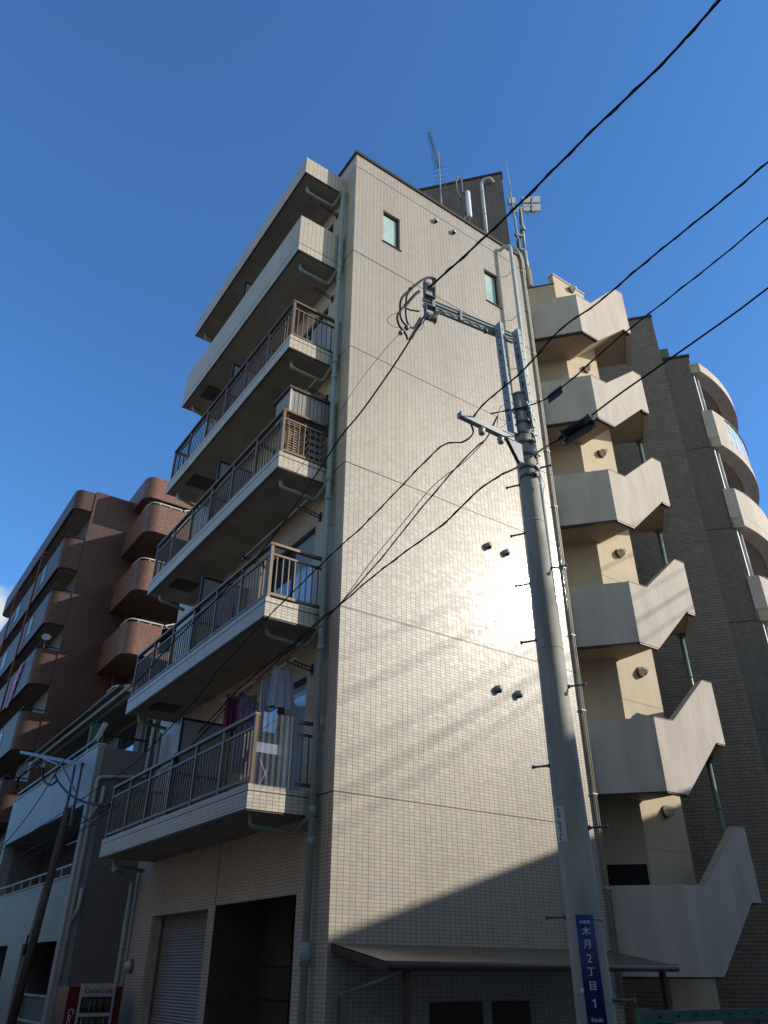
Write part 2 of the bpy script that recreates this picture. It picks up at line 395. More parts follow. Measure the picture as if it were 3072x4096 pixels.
ew.build('end_wall', M_tile, bld)
# expansion joints, slightly proud dark sealant lines
for k in range(6):
    jt = MB()
    z = 3.742+H*k-.0
    if k == 5: z = 17.92
    jt.box(0.0, bx, -.004, 0, z-.008, z+.008)
    jt.box(-.004, 0, .0, .45, z-.008, z+.008)
    jt.build('sealant_joint', M_trim, bld)
tr = MB(); tr.box(-.04, bx+.04, -.04, .22, ZR, ZR+.09); tr.box(-.04, .18, .22, far, ZR, ZR+.09)
tr.build('roof_trim', M_trim, bld)
# side facade x=0 with openings
sf = MB()
gar = [(.88, 3.58, GZ, 2.51), (3.86, 6.46, GZ, 2.48)]
facade_w = []
for k in range(5):
    zf = ZS+H*k+.22
    facade_w += [(.95, 2.72, zf, zf+1.98), (4.55, 6.35, zf, zf+1.98)]
holes = gar+facade_w
wall_with_holes(sf, 0, far, GZ, ZR, holes, lambda a, b, c, d: sf.face([(0, a, c), (0, a, d), (0, b, d), (0, b, c)]))
for (a, b, c, d) in holes:
    dp = .26 if c == GZ else .12
    if c == GZ and a < 2: continue
    sf.face([(0, a, c), (dp, a, c), (dp, a, d), (0, a, d)]); sf.face([(0, b, c), (0, b, d), (dp, b, d), (dp, b, c)]); sf.face([(0, a, d), (dp, a, d), (dp, b, d), (0, b, d)])
sf.face([(0, far, GZ), (0, far, ZR), (3, far+4, ZR), (3, far+4, GZ)])
sf.face([(3, far+4, GZ), (3, far+4, ZR), (7, far+2, ZR), (7, far+2, GZ)])
sf.build('side_wall', M_tile2, bld)
vj = MB(); vj.box(-.004, 0, 3.60, 3.616, 2.51, ZS-.02); vj.build('sealant_joint', M_trim, bld)
# windows of the end wall
for a, b, c, d in wins:
    fr = MB()
    for q_ in ((a, b, c, c+.05), (a, b, d-.05, d), (a, a+.045, c+.05, d-.05), (b-.045, b, c+.05, d-.05)):
        fr.box(q_[0], q_[1], .07, .12, q_[2], q_[3])
    fr.box(a-.02, b+.03, -.025, .069, c-.03, c-.001)
    w = fr.build('window', M_frame, bld)
    MB().box(a+.045, b-.045, .09, .10, c+.05, d-.05).build('pane', M_frost, w)
# kitchen vents
for (x, z) in ((2.344, 17.63), (2.923, 17.63), (3.282, 8.66), (3.757, 8.66), (3.26, 5.807), (3.746, 5.807)):
    v = MB(); v.lathe((x, 0, z), (0, -1, 0), [(0, .07), (.015, .07), (.02, .058), (.07, .062), (.095, .05), (.11, .015)], 14)
    o = v.build('vent_hood', M_porc if z > 10 else M_galv, bld)
    MB().lathe((x, -.062, z-.05), (0, -.12, -1), [(0, .040), (.018, .040)], 12).build('vent_opening', M_hole, o)
# tall windows behind balconies
for i, (a, b, c, d) in enumerate(facade_w):
    fr = MB()
    for q_ in ((a, b, c, c+.06), (a, b, d-.06, d), (a, a+.05, c+.06, d-.06), (b-.05, b, c+.06, d-.06), ((a+b)/2-.03, (a+b)/2+.03, c+.06, d-.06)):
        fr.box(.05, .11, q_[0], q_[1], q_[2], q_[3])
    w = fr.build('window', M_raild, bld)
    for s_, (p0, p1) in enumerate(((a+.05, (a+b)/2-.03), ((a+b)/2+.03, b-.05))):
        MB().box(.075, .085, p0, p1, c+.06, d-.06).build('pane', M_curt if (i in (0, 2) and s_ == 0) or i == 6 else M_dark, w)
# garage bay and roller shutter
gr_ = MB()
gr_.box(0.001, .9, .80, .879, GZ, 2.6); gr_.box(.001, .9, 3.581, 3.66, GZ, 2.6); gr_.box(.001, .9, .88, 3.58, 2.511, 2.6); gr_.build('garage_reveal', mat('garage_paint', (.075, .07, .065), .8, noise=.2), bld)
gb = MB(); gb.box(.9, .95, .88, 3.58, GZ, 2.51); gb.build('garage_back', mat('garage_dark_panel', (.05, .055, .06), .6, noise=.25, nscale=3), bld)
gp = MB()
for i in range(3): gp.box(.885, .899, 1.3+.62*i, 1.32+.62*i, GZ, 2.4)
for i in range(5): gp.box(.88, .884, .95, 3.5, GZ+.45*i+.3, GZ+.45*i+.32)
gp.build('garage_panel_joint', M_black, bld)
sh = MB(); n = 62; zz = GZ
for i in range(n):
    z0 = GZ+(2.48-GZ)*i/n; z1 = GZ+(2.48-GZ)*(i+1)/n; zm = (z0+z1)/2
    sh.face([(.24, 4.02, z0), (.24, 6.40, z0), (.222, 6.40, zm), (.222, 4.02, zm)][::-1]); sh.face([(.222, 4.02, zm), (.222, 6.40, zm), (.24, 6.40, z1), (.24, 4.02, z1)][::-1])
    sh.face([(.24, 4.02, z1-.006), (.24, 6.4, z1-.006), (.245, 6.4, z1), (.245, 4.02, z1)][::-1])
sh.box(.25, .26, 3.86, 6.46, GZ, 2.48)
so_ = sh.build('roller_shutter', M_shut, bld)
MB().box(.19, .255, 6.40, 6.45, GZ, 2.48).build('guide_rail', M_galvd, so_)

# ---- balconies
def railing(z, parent, sheet=False):
    """bars on top of a slab edge at height z"""
    r_ = MB(); x = XB+.06; yn = Y0+.06; yf = Y1-.05; zt = z+HR
    r_.bar((x, yn-.03, zt-.02), (x, yf+.03, zt-.02), .075, .045)
    r_.bar((x, yn, zt-.2), (x, yf, zt-.2), .035, .035); r_.bar((x, yn, z+.085), (x, yf, z+.085), .045, .045)
    xs_ = -.34 if sheet else x      # where the clear sheet is fixed the end rail starts beside it
    r_.bar((xs_, yn, zt-.02), (-.03, yn, zt-.02), .075, .045)
    r_.bar((xs_, yn, zt-.2), (-.03, yn, zt-.2), .035, .035); r_.bar((xs_, yn, z+.085), (-.03, yn, z+.085), .045, .045)
    r_.bar((x, yf, zt-.02), (-.03, yf, zt-.02), .07, .045); r_.bar((x, yf, z+.085), (-.03, yf, z+.085), .04, .04)
    o = r_.build('railing', M_rail, parent)
    npost = 7
    for i in range(npost):
        y = yn+(yf-yn)*i/(npost-1); MB().bar((x, y, z), (x, y, zt-.04), .052, .052).build('railing_post', M_rail, parent)
    MB().bar((-.035, yn, z), (-.035, yn, zt-.04), .045, .045).build('railing_post', M_rail, parent)
    b = MB(); nb = 56
    for i in range(1, nb):
        y = yn+(yf-yn)*i/nb
        if abs((i*6/nb) % 1) < .01: continue
        b.bar((x, y, z+.1), (x, y, zt-.21), .017, .017)
    b3 = MB()
    for i in range(7 if sheet else 1, 9): b3.bar((x+(-.035-x)*i/9, yn, z+.1), (x+(-.035-x)*i/9, yn, zt-.21), .017, .017)
    b3.build('end_bars', M_rail, parent)
    for i in range(1, 9): b.bar((x+(-.035-x)*i/9, yf, z+.1), (x+(-.035-x)*i/9, yf, zt-.05), .02, .02)
    b.build('railing_bars', M_rail, parent)
    return o
def drain(z, parent):
    p = MB(); y = .79
    p.lathe((-.84, y, z-.012), (0, 0, 1), [(0, .075), (.011, .08)], 14)
    p.tube(smoothpath([(-.84, y, z-.01), (-.84, y, z-.10), (-.80, y, z-.15), (-.70, y, z-.165)], 4)+[Vector((-.22, y-.02, z-.19))]+smoothpath([(-.20, y-.02, z-.19), (-.14, y-.06, z-.16), (-.125, y-.17, z-.10), (-.12, y-.38, z+.0)], 4), .038, 10)
    p.build('drain_pipe', M_pipe, parent)
    p = MB(); y = 6.62
    p.lathe((-.85, y, z-.012), (0, 0, 1), [(0, .075), (.011, .08)], 14)
    p.tube(smoothpath([(-.85, y, z-.01), (-.85, y, z-.12), (-.80, y, z-.17), (-.70, y, z-.175), (-.2, y+.15, z-.19)], 4), .038, 10)
    p.build('drain_pipe', M_pipe, parent)
def laundry_bracket(y, z, parent):
    b = MB(); b.bar((0, y, z), (-.44, y, z+.06), .012, .014); b.bar((0, y, z-.07), (-.44, y, z+.0), .012, .014)
    for i in range(6):
        x = -.05-.07*i; b.bar((x, y, z-.065+.16*-x*.9), (x-.012, y, z+.01+.13*-x), .010, .014)
    b.lathe((-.45, y-.007, z+.03), (0, 1, 0), [(0, .035), (.014, .035)], 10)
    b.box(-.02, -.002, y-.03, y+.03, z-.12, z+.06)
    b.build('laundry_pole_bracket', M_raild, parent)
def edge_joint(z, parent):
    e = MB(); e.box(XB-.003, XB, Y0, Y1, z-.008, z+.008); e.box(XB, 0, Y0-.003, Y0, z-.008, z+.008); e.build('sealant_joint', M_trim, parent)
for k in range(6):
    z = ZS+H*k
    s_ = MB()
    if k < 4: hgt = TS
    elif k == 4: hgt = 1.10
    else: z = 17.32; hgt = .54
    if k < 4:
        s_.box(XB, -.001, Y0, Y1, z, z+hgt)
    elif k == 4:
        s_.box(XB, -.001, Y0, Y1, z, z+.2)
        s_.box(XB, XB+.13, Y0, Y1, z+.2, z+hgt); s_.box(XB+.13, -.001, Y0, Y0+.13, z+.2, z+hgt); s_.box(XB+.13, -.001, Y1-.13, Y1, z+.2, z+hgt)
    else:
        s_.box(XB, -.001, Y0, Y1, z, z+.2)
        s_.box(XB, XB+.13, Y0, Y1, z+.2, z+hgt); s_.box(XB+.13, -.001, Y0, Y0+.13, z+.2, z+hgt); s_.box(XB+.13, -.001, Y1-.13, Y1, z+.2, z+hgt)
    bal = s_.build('balcony', M_tile2, bld)
    if k < 5: tag(bal, ['lowest railed balcony hung with laundry', 'second railed balcony from the street', 'third railed balcony with a grey cabinet', 'highest railed balcony', 'solid tiled balcony parapet under the roof slab'][k])
    else: tag(bal, 'roof slab over the top balcony')
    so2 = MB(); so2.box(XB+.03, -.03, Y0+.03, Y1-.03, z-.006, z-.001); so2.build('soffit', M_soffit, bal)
    dr = MB()   # drip edge in dark trim
    dr.box(XB+.012, XB+.03, Y0+.012, Y1-.012, z-.022, z-.001); dr.box(XB+.03, -.03, Y0+.012, Y0+.03, z-.022, z-.001)
    dr.build('drip_edge', M_trim, bal)
    if k < 4: edge_joint(z+hgt-.09, bal)
    if k == 4: edge_joint(z+.21, bal)
    if k < 4: railing(z+TS, bal, k == 0)
    drain(z, bal)
    if 0 < k < 5:
        hm = MB(); hm.box(-.86, -.32, 5.59, 6.14, z-.02, z-.007); hm.build('escape_hatch', M_hatch, bal)
    if k < 5:
        zf = z+.2
        pr = MB()
        for q_ in ((-1.0, -.96, zf, z+1.99), (-.04, 0-.002, zf, z+1.99)): pr.box(q_[0], q_[1], 3.61, 3.65, q_[2], q_[3])
        pr.box(-.96, -.04, 3.61, 3.65, z+1.95, z+1.99); pr.box(-.96, -.04, 3.61, 3.65, z+1.0, z+1.04); pr.box(-.96, -.04, 3.61, 3.65, zf, zf+.04)
        po = pr.build('partition_frame', M_raild, bal)
        pp = MB(); pp.box(-.96, -.04, 3.623, 3.637, z+1.04, z+1.95); pp.box(-.96, -.04, 3.623, 3.637, zf+.04, z+1.0)
        pp.build('partition_board', mat('partition_paint', (.30, .29, .31), .7, noise=.05), bal)
        laundry_bracket(.78, z+2.33 if k == 1 else z+2.28, bal); laundry_bracket(2.98, z+2.28, bal)
# round downpipes on the side facade
def downpipe(x, y, z0, z1, r, parent, m, joints=(), brackets=True):
    p = MB(); p.tube([(x, y, z0), (x, y, z1)], r, 12)
    for z in joints: p.tube([(x, y, z-.06), (x, y, z+.06)], r*1.17, 12)
    zz_ = z0+1
    while brackets and zz_ < z1:
        p.tube([(x, y, zz_-.012), (x, y, zz_+.012)], r*1.12, 12); p.bar((x, y, zz_), (x+.16 if x < 0 else x, y if x < 0 else y+.16, zz_), .02, .015); zz_ += 1.4
    return p.build('downpipe', m, parent)
downpipe(-.115, .36, GZ, 17.26, .052, bld, M_pipe, [ZS+H*i+.05 for i in range(5)]+[ZS+H*i-.35 for i in range(5)]+[1.75], False)
pe = MB(); pe.tube(smoothpath([(-.115, .36, 17.2), (-.115, .37, 17.3), (-.12, .50, 17.34)], 4), .05, 12)
for i in range(7): MB().bar((-.115, .36, 1.0+2.4*i), (0, .36, 1.0+2.4*i), .02, .02).build('pipe_bracket', M_pipe, bld)
pe.build('pipe_bend', M_pipe, bld)
MB().tube([(-.115, .36, 1.66), (-.115, .36, 1.92)], .075, 12).build('inspection_fitting', M_pipe, bld)
downpipe(-.12, 7.58, GZ, ZS-.35, .05, bld, M_pipe, [1.3])
fp = MB(); fp.tube([(-.85, 6.6, ZS-.2), (-.12, 7.55, ZS-.30), (-.12, 7.58, ZS-.42)], .05, 10); fp.tube([(-.03, 7.5, GZ), (-.03, 7.5, ZS-.1)], .02, 8); fp.build('downpipe', M_pipe, bld)
downpipe(-.12, 7.32, ZS+TS, ZS+H-.15, .05, bld, M_pipe)
lp = MB(); lp.lathe((0, 7.2, 1.67), (-1, 0, 0), [(0, .12), (.03, .12), (.035, .10)], 16); lo = lp.build('wall_lamp', M_lampb, bld)
MB().lathe((-.035, 7.2, 1.67), (-1, 0, 0), [(0, .1), (.05, .095), (.09, .07), (.11, .03), (.115, 0)], 16).build('lamp_glass', M_porc, lo)
# end wall pipe at the upper right, standing proud on brackets
pw = MB(); xo, yo = 4.72, -.27
pw.tube([P(2034, 1005, 1, 0), ], .05) if 0 else None
pw.tube(smoothpath([(4.60, 0.02, 18.12), (4.62, -.12, 18.16), (4.70, -.24, 18.14), (4.72, yo, 18.02)], 4)+[Vector((4.72, yo, 2.2))], .048, 12)
for z in (17.2, 15.6, 14.0, 12.2, 10.4, 8.6, 6.8, 5.0, 3.2):
    pw.bar((4.72, yo, z), (4.72, -.002, z), .015, .012); pw.tube([(4.72, yo, z-.015), (4.72, yo, z+.015)], .053, 12)
pw.build('downpipe', M_pipew, bld)
cp = MB()
for i, dx in enumerate((0.0, .05)):
    cp.tube([(5.36+dx, -.045, GZ+1.6), (5.36+dx, -.045, 18.0-.4*i)], .017, 8)
    cp.tube(smoothpath([(5.36+dx, -.045, 17.9-.4*i), (5.36+dx, -.05, 18.3), (5.25+dx, .0, 18.62), (5.0, .25, 18.7), (4.7, .5, 18.55)], 5), .024, 8)
for z in [2.8+1.5*i for i in range(11)]: cp.box(5.325, 5.44, -.066, -.001, z-.012, z+.012)
cp.tube(smoothpath([(5.36, -.05, 18.2), (5.22, 0, 18.72), (4.85, .3, 18.78), (4.6, .6, 18.6)], 5), .022, 8)
cp.build('conduit', mat('conduit_cream', (.52, .50, .42), .5, noise=.1), bld)
# rooftop fin wall
fa = Vector((5.27, .20, 0)); fb = fa+E1*6.5; fth = E2*.17
fin = MB(); fin.prism([(fa.x, fa.y), (fa.x+fth.x, fa.y+fth.y), (fb.x+fth.x, fb.y+fth.y), (fb.x, fb.y)], ZR-.3, 22.28)
fin.build('rooftop_wall', M_wing2, bld)
ft = MB(); a = fa-E1*.03-E2*.03; b = fb; w_ = E2*.23
ft.prism([(a.x, a.y), (a.x+w_.x, a.y+w_.y), (b.x+w_.x, b.y+w_.y), (b.x-E2.x*.03, b.y-E2.y*.03)], 22.28, 22.36); ft.build('rooftop_trim', M_trim, bld)
fp2 = MB(); pa = fa+E1*.62-E2*.13; fp2.tube([pa+Vector((0, 0, 18.4)), pa+Vector((0, 0, 21.75))]+smoothpath([pa+Vector((0, 0, 21.8)), pa+Vector((0, 0, 21.95))-E1*.06, pa+Vector((0, 0, 22.0))-E1*.25+E2*.0, pa+Vector((0, 0, 21.9))-E1*.36+E2*.1], 4), .05, 12)
for z in (19.3, 20.4, 21.4): fp2.tube([pa+Vector((0, 0, z-.03)), pa+Vector((0, 0, z+.03))], .058, 12)
fp2.build('downpipe', M_pipew, bld)

# ============================================================ EXTERNAL STAIRCASE
st = thing('external_staircase', 'open beige stucco staircase with zigzag parapets beside the sunlit end wall', 'staircase', (7, 0, GZ))
SA, SB_, SC, SD = Vector((6.35, -.86)), Vector((8.50, -.86)), Vector((9.52, -.03)), Vector((8.62, 1.0))
S0 = Vector((5.56, .045))
dg0 = Vector((6.83, .135))
lev = [15.49-2.79*k for k in range(6)]
for k, L in enumerate(lev):
    T = L+1.31; pk = L+(2.68 if k == 0 else 2.37); rb = L+1.12; e = .0
    xv = 6.95
    bp = MB()
    prof = [(SA.x, -.86, L), (xv, -.86, L), (8.2, -.86, rb), (8.5, -.86, rb), (8.5, -.86, pk), (8.18, -.86, pk), (6.93, -.86, T+.02), (SA.x, -.86, T)]
    bp.slab3(prof, (0, 1, 0), .13)
    pb = bp.build('flight_parapet', M_stucco, st, .012)
    cpg = MB()
    for (xa_, za_), (xb_, zb2_) in (((SA.x, T), (6.93, T+.02)), ((6.93, T+.02), (8.18, pk)), ((8.18, pk), (8.5, pk))):
        cpg.slab3([(xa_, -.868, za_+.002), (xb_, -.868, zb2_+.002), (xb_, -.868, zb2_+.014), (xa_, -.868, za_+.014)], (0, 1, 0), .146)
    cpg.build('parapet_coping', M_coping, st)
    ap = MB(); a2 = (S0.x, S0.y); ap.wall((S0.x, S0.y), (SA.x, SA.y), .13, L, T); ap.build('landing_parapet', M_stucco, st)
    c_ = MB(); c_.wall((8.5, -.858), (SC.x, SC.y), .13, rb, pk); c_.build('landing_parapet', M_stucco, st)
    # slabs
    ls = MB(); ls.prism([(S0.x+.1, S0.y+.02), (SA.x+.06, -.75), (xv-.02, -.75), (xv-.02, .13), (6.83, .13), (5.75, 1.35), (5.5, .6)], L+.05, L+.22); ls.build('landing_slab', M_soffitw, st)
    cap = MB(); cap.slab3([(SA.x+.02, -.85, L-.03), (xv-.02, -.85, L-.03), (xv-.02, -.85, L), (SA.x+.02, -.85, L)], (0, 1, 0), .08); MB().slab3([(8.24, -.85, rb-.03), (8.48, -.85, rb-.03), (8.48, -.85, rb), (8.24, -.85, rb)], (0, 1, 0), .08).build('drip_edge', M_trim, st)
    d = (SA-S0).normalized(); cap.wall((S0.x+.02, S0.y+.02), (SA.x, SA.y+.02), .08, L-.03, L); cap.build('drip_edge', M_trim, st)
    fl = MB(); fl.slab3([(xv-.02, -.74, L+.04), (8.2, -.74, rb+.04), (8.2, -.74, rb+.26), (xv-.02, -.74, L+.26)], (0, 1, 0), .87); fl.build('stair_flight', M_soffitw, st)
    hs = MB(); hs.prism([(8.19, -.74), (8.46, -.74), (SC.x-.09, SC.y+.03), (SD.x-.1, SD.y), (8.19, 1.3)], rb+.04, rb+.22); hs.build('landing_slab', M_soffitw, st)
    f2 = MB(); f2.slab3([(8.19, .30, rb+.04), (6.9, .30, L+2.8+.02), (6.9, .30, L+2.8+.24), (8.19, .30, rb+.26)], (0, 1, 0), .95)
    f2.build('stair_flight', M_soffitw, st)
sp_ = MB(); sp_.box(6.83, 8.13, .135, .285, GZ, 18.80); sw = sp_.build('spine_wall', M_stuccow, st)
MB().box(6.81, 8.15, .11, .31, 18.80, 18.84).build('wall_cap', M_eave, st)
sj = MB()
for k in range(6): sj.box(6.832, 8.128, .1315, .1345, 17.5-2.79*k-.01, 17.5-2.79*k)
sj.build('wall_joint', mat('joint_tone', (.40, .31, .22), .9), st)  # joint lines a little darker than the wall
for k in range(6):
    lx, lz = (7.56, [18.62, 15.53, 12.72, 9.88, 7.03, 4.24][k])
    o = MB().lathe((lx, .135, lz), (0, -1, 0), [(0, .115), (.03, .115), (.04, .105)], 18).build('wall_lamp', M_lampb, st)
    MB().lathe((lx, .095, lz), (0, -1, 0), [(0, .1), (.06, .10), (.11, .085), (.145, .05), (.155, 0)], 18).build('lamp_glass', M_lampg, o)
    gd = MB()
    for an in (0, math.pi/2):
        pts = [Vector((lx+math.cos(an)*.108*math.cos(t), .09-.165*math.sin(t), lz+math.sin(an)*.108*math.cos(t))) for t in [math.pi*i/10 for i in range(11)]]
        gd.tube(pts, .005, 5)
    gd.build('lamp_guard', M_galvd, o)
# diagonal wall behind the landings, part of the staircase
dw = MB(); q1 = dg0+E1.to_2d()*2.1
zt_ = 18.4
dw.prism([(6.829, .136), (q1.x, q1.y), (q1.x+.2, q1.y+.2), (6.829, .40)], 2.05, zt_); dw.build('rear_wall', M_stuccow, st)
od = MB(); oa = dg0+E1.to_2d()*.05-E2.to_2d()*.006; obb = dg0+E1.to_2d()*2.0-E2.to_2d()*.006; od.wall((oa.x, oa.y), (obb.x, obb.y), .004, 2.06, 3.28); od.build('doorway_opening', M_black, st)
MB().prism([(6.829, .12), (q1.x-.02, q1.y-.02), (q1.x+.1, q1.y+.1), (6.829, .32)], zt_, zt_+.05).build('wall_cap', M_canb, st)
for k in range(2, 6):
    L = lev[k]+1.12+2.79-2.79
    zt2 = lev[k]+1.16; zb2 = (lev[k+1]+2.37 if k < 5 else GZ)
    p = MB(); c0 = SC.lerp(SD, .13)-Vector((.12, .02)); p.tube([(c0.x, c0.y, (lev[k-1]+1.14)), (c0.x, c0.y, lev[k]+1.2)], .055, 12)
    p.lathe((c0.x, c0.y, lev[k-1]+1.10), (0, 0, 1), [(0, .09), (.04, .09)], 12)
    p.tube([(c0.x, c0.y, lev[k]+2.9), (c0.x, c0.y, lev[k]+2.97)], .062, 12)
    p.build('downpipe', M_pipeg, st)

# ============================================================ WING WITH ROUND BALCONIES
wg = thing('corner_building', 'dark brown tiled block with stacked round balconies at its sunny corner', 'building', (13, 1, GZ))
c1 = Vector((12.14, .457)); e1 = E1.to_2d(); e2 = E2.to_2d()
def dpoly(c, a0, a1, b0, b1): return [tuple(c+e1*a0+e2*b0), tuple(c+e1*a0+e2*b1), tuple(c+e1*a1+e2*b1), tuple(c+e1*a1+e2*b0)]
MB().prism(dpoly(c1, 0, 9, 0, .55), GZ, 20.53).build('brick_wall', M_wing1, wg)
MB().prism(dpoly(c1, -.03, 9, -.03, .6), 20.53, 20.62).build('roof_trim', M_trim, wg)
c2_ = Vector((12.77, -.105))
b2_ = MB(); b2_.prism(dpoly(c2_, 0, .9, .02, .3), GZ, 18.66); b2_.prism(dpoly(c2_, .01, 7, .3, 6.5), GZ, 18.3); b2_.build('tiled_wall', M_wing2, wg)
MB().prism(dpoly(c2_, -.03, .9, -.02, .36), 18.66, 18.74).build('roof_trim', M_trim, wg)
MB().prism(dpoly(c2_, .5, 1.5, .25, .6), 18.3, 19.35).build('roof_flashing', M_copper, wg)
for k in range(6):
    wj = MB(); z = 15.05-2.8*k; wj.prism(dpoly(c2_, .0, .85, .012, .02), z-.01, z+.01)
    wj.build('sealant_joint', M_trim, wg)
AC = Vector((12.93, 6.6)); AR = 6.88
def arc(r, a0=-90, a1=-22, n=26, c=AC): return [(c.x+r*math.cos(rad(a0+(a1-a0)*i/n)), c.y+r*math.sin(rad(a0+(a1-a0)*i/n))) for i in range(n+1)]
def ring(mb, r0, r1, z0, z1, a0=-90, a1=-22, n=26):
    o_ = arc(r1, a0, a1, n); i_ = arc(r0, a0, a1, n)
    for k in range(n):
        mb.face([(*o_[k], z0), (*o_[k+1], z0), (*o_[k+1], z1), (*o_[k], z1)], True)
        mb.face([(*i_[k+1], z0), (*i_[k], z0), (*i_[k], z1), (*i_[k+1], z1)], True)
        mb.face([(*i_[k], z1), (*o_[k], z1), (*o_[k+1], z1), (*i_[k+1], z1)]); mb.face([(*o_[k], z0), (*i_[k], z0), (*i_[k+1], z0), (*o_[k+1], z0)])
    mb.face([(*i_[0], z0), (*o_[0], z0), (*o_[0], z1), (*i_[0], z1)]); mb.face([(*o_[-1], z0), (*i_[-1], z0), (*i_[-1], z1), (*o_[-1], z1)])
for k in range(-1, 5):
    z = 15.07-2.8*k if k >= 0 else 17.98
    bm_ = MB()
    if k < 0: ring(bm_, AR-.14, AR, z, z+.34)
    elif k == 0:
        ring(bm_, AR-.13, AR, z, z+.32); ring(bm_, AR-.13, AR, z+.32, z+1.32, -90, -84.5, 3); ring(bm_, AR-.13, AR, z+.32, z+1.32, -60, -22, 14)
    else: ring(bm_, AR-.13, AR, z, z+1.24)
    rbc = bm_.build('round_balcony', M_stucco, wg)
    tag(rbc, ['round roof slab', 'round balcony with a glass block panel', None, None, None, None][k+1])
    fl_ = MB(); o_ = arc(AR-.13); pts_ = [(12.90, .2)]+[]
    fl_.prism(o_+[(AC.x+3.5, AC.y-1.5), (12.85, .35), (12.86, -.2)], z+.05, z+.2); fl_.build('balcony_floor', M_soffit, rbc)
    rm = MB(); ring(rm, AR-.42, AR-.02, z+.015, z+.045); rm.build('soffit_band', M_stucco, rbc)
    cb = MB(); q_ = Vector((12.77, -.12)); cb.prism([(12.93, -.28), (12.93, -.02), (12.72, -.02), (12.70, -.10)], z-.06, z+.28); cb.build('corbel', M_soffit, rbc)
    ew_ = MB(); ew_.prism([(12.90, -.275), (12.90, -.15), (12.76, -.02), (12.70, -.06)], z+.28, z+(1.24 if k > 0 else (.34 if k < 0 else 1.32))); ew_.build('end_wall', M_stucco, rbc)
    if k == 0:
        gbk = MB(); ring(gbk, AR-.10, AR-.03, z+.33, z+1.30, -84.5, -60, 16); gbk.build('glass_block_panel', M_gblock, rbc)
        ct = MB(); ring(ct, AR-.13, AR, z+1.30, z+1.34, -84.5, -60, 10); ct.build('handrail', M_trim, rbc)
    if k > 0:
        hr = MB(); hr.tube([(x, y, z+1.34) for x, y in arc(AR-.06, -87, -30, 24)], .02, 8)
        for i in (0, 6, 12, 18, 24): x, y = arc(AR-.06, -87, -30, 24)[i]; hr.bar((x, y, z+1.24), (x, y, z+1.34), .03, .02)
        hr.build('handrail', M_galvd, rbc)
    if k >= 0:
        sl_ = MB(); ring(sl_, AR-.001, AR+.003, z+.30, z+.312); sl_.build('sealant_joint', M_trim, rbc)
        zt3 = (15.07-2.8*(k-1) if k > 0 else 17.98)
        dp = MB(); dp.tube([(13.07, -.03, z+1.1), (13.07, -.03, zt3)], .035, 10); dp.lathe((13.07, -.03, zt3-.03), (0, 0, 1), [(0, .06), (.03, .06)], 10); dp.tube([(13.07, -.03, z+1.3), (13.07, -.03, z+1.36)], .042, 10); dp.build('downpipe', M_pipew, wg)
        jb = MB(); jb.prism([(12.80, -.08), (12.86, -.08), (12.90, .02), (12.82, .05)], z+.2, zt3); jb.build('wall_jamb', M_eave, wg)
lw = MB().lathe((10.55, 2.3, 1.72), tuple(-E2), [(0, .12), (.03, .12)], 16)
q3 = c1+e1*2.1
lq = MB().lathe((q3.x, q3.y, 1.66), tuple(-E2), [(0, .13), (.03, .13)], 16).build('wall_lamp', M_lampb, wg)
MB().lathe((q3.x-E2.x*.03, q3.y-E2.y*.03, 1.66), tuple(-E2), [(0, .12), (.06, .115), (.11, .08), (.13, .03)], 16).build('lamp_glass', M_porc, lq)

# ============================================================ WHITE-GREY LOW BUILDING
wb = thing('low_building', 'low pale grey tiled building in shade between the beige and the red-brown blocks', 'building', (0, 12, GZ))
X = -.8; ya, yb = 9.6, 18.6
w = MB()
w.box(X, X+.15, ya, yb, 4.92, 6.24); w.box(X, X+.15, ya, yb, 2.14, 3.40)
w.box(X, X+.35, ya, ya+.28, GZ, 4.92-.001) if 0 else None
w.box(X+.002, X+.3, ya+.002, ya+.26, GZ, 4.92); w.box(X+.002, X+.3, yb-.3, yb-.002, GZ, 4.92); w.box(X+.003, X+.3, 13.0, 14.6, GZ, 2.14)
w.build('front_wall', M_white, wb)
w = MB(); w.box(X+.16, 4, ya+.003, ya+.2, GZ, 6.20); w.box(.55, 4, 10.8, 18.5, 6.2, 7.75); w.box(X+.3, 4, yb-.3, yb-.1, GZ, 4.9); w.build('side_wall', M_grey, wb)
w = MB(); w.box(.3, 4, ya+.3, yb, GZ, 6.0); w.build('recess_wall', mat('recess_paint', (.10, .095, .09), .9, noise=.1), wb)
w = MB(); w.box(X+.15, .3, ya+.25, yb-.1, 3.2, 3.38); w.box(X+.15, .3, ya+.25, yb-.1, 4.94, 5.1); w.build('balcony_floor', M_soffit, wb)
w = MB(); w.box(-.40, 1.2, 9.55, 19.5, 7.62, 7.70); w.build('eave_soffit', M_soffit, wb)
w = MB(); w.box(-.46, -.40, 9.55, 19.5, 7.60, 7.78); w.box(-.27, -.20, 9.6, 19.4, 7.555, 7.615); w.box(-.40, 1.2, 9.49, 9.55, 7.60, 7.78); w.build('eave_fascia', M_eave, wb)
w = MB(); w.box(-.6, 1.2, 9.6, 19.4, 7.705, 7.76); w.build('roof', M_roof, wb)
w = MB(); w.box(X-.02, X+.17, ya-.01, yb, 6.24, 6.28); w.box(X-.02, X+.17, ya+.26, yb-.3, 3.40, 3.43); w.build('parapet_cap', M_eave, wb)
w = MB()
w.bar((X+.08, ya+.05, 6.50), (X+.08, yb, 6.50), .05, .05); w.bar((X+.08, ya+.07, 6.50), (2, ya+.07, 6.50), .05, .05)
for i in range(8): w.bar((X+.08, ya+.07+1.2*i, 6.27), (X+.08, ya+.07+1.2*i, 6.5), .03, .03)
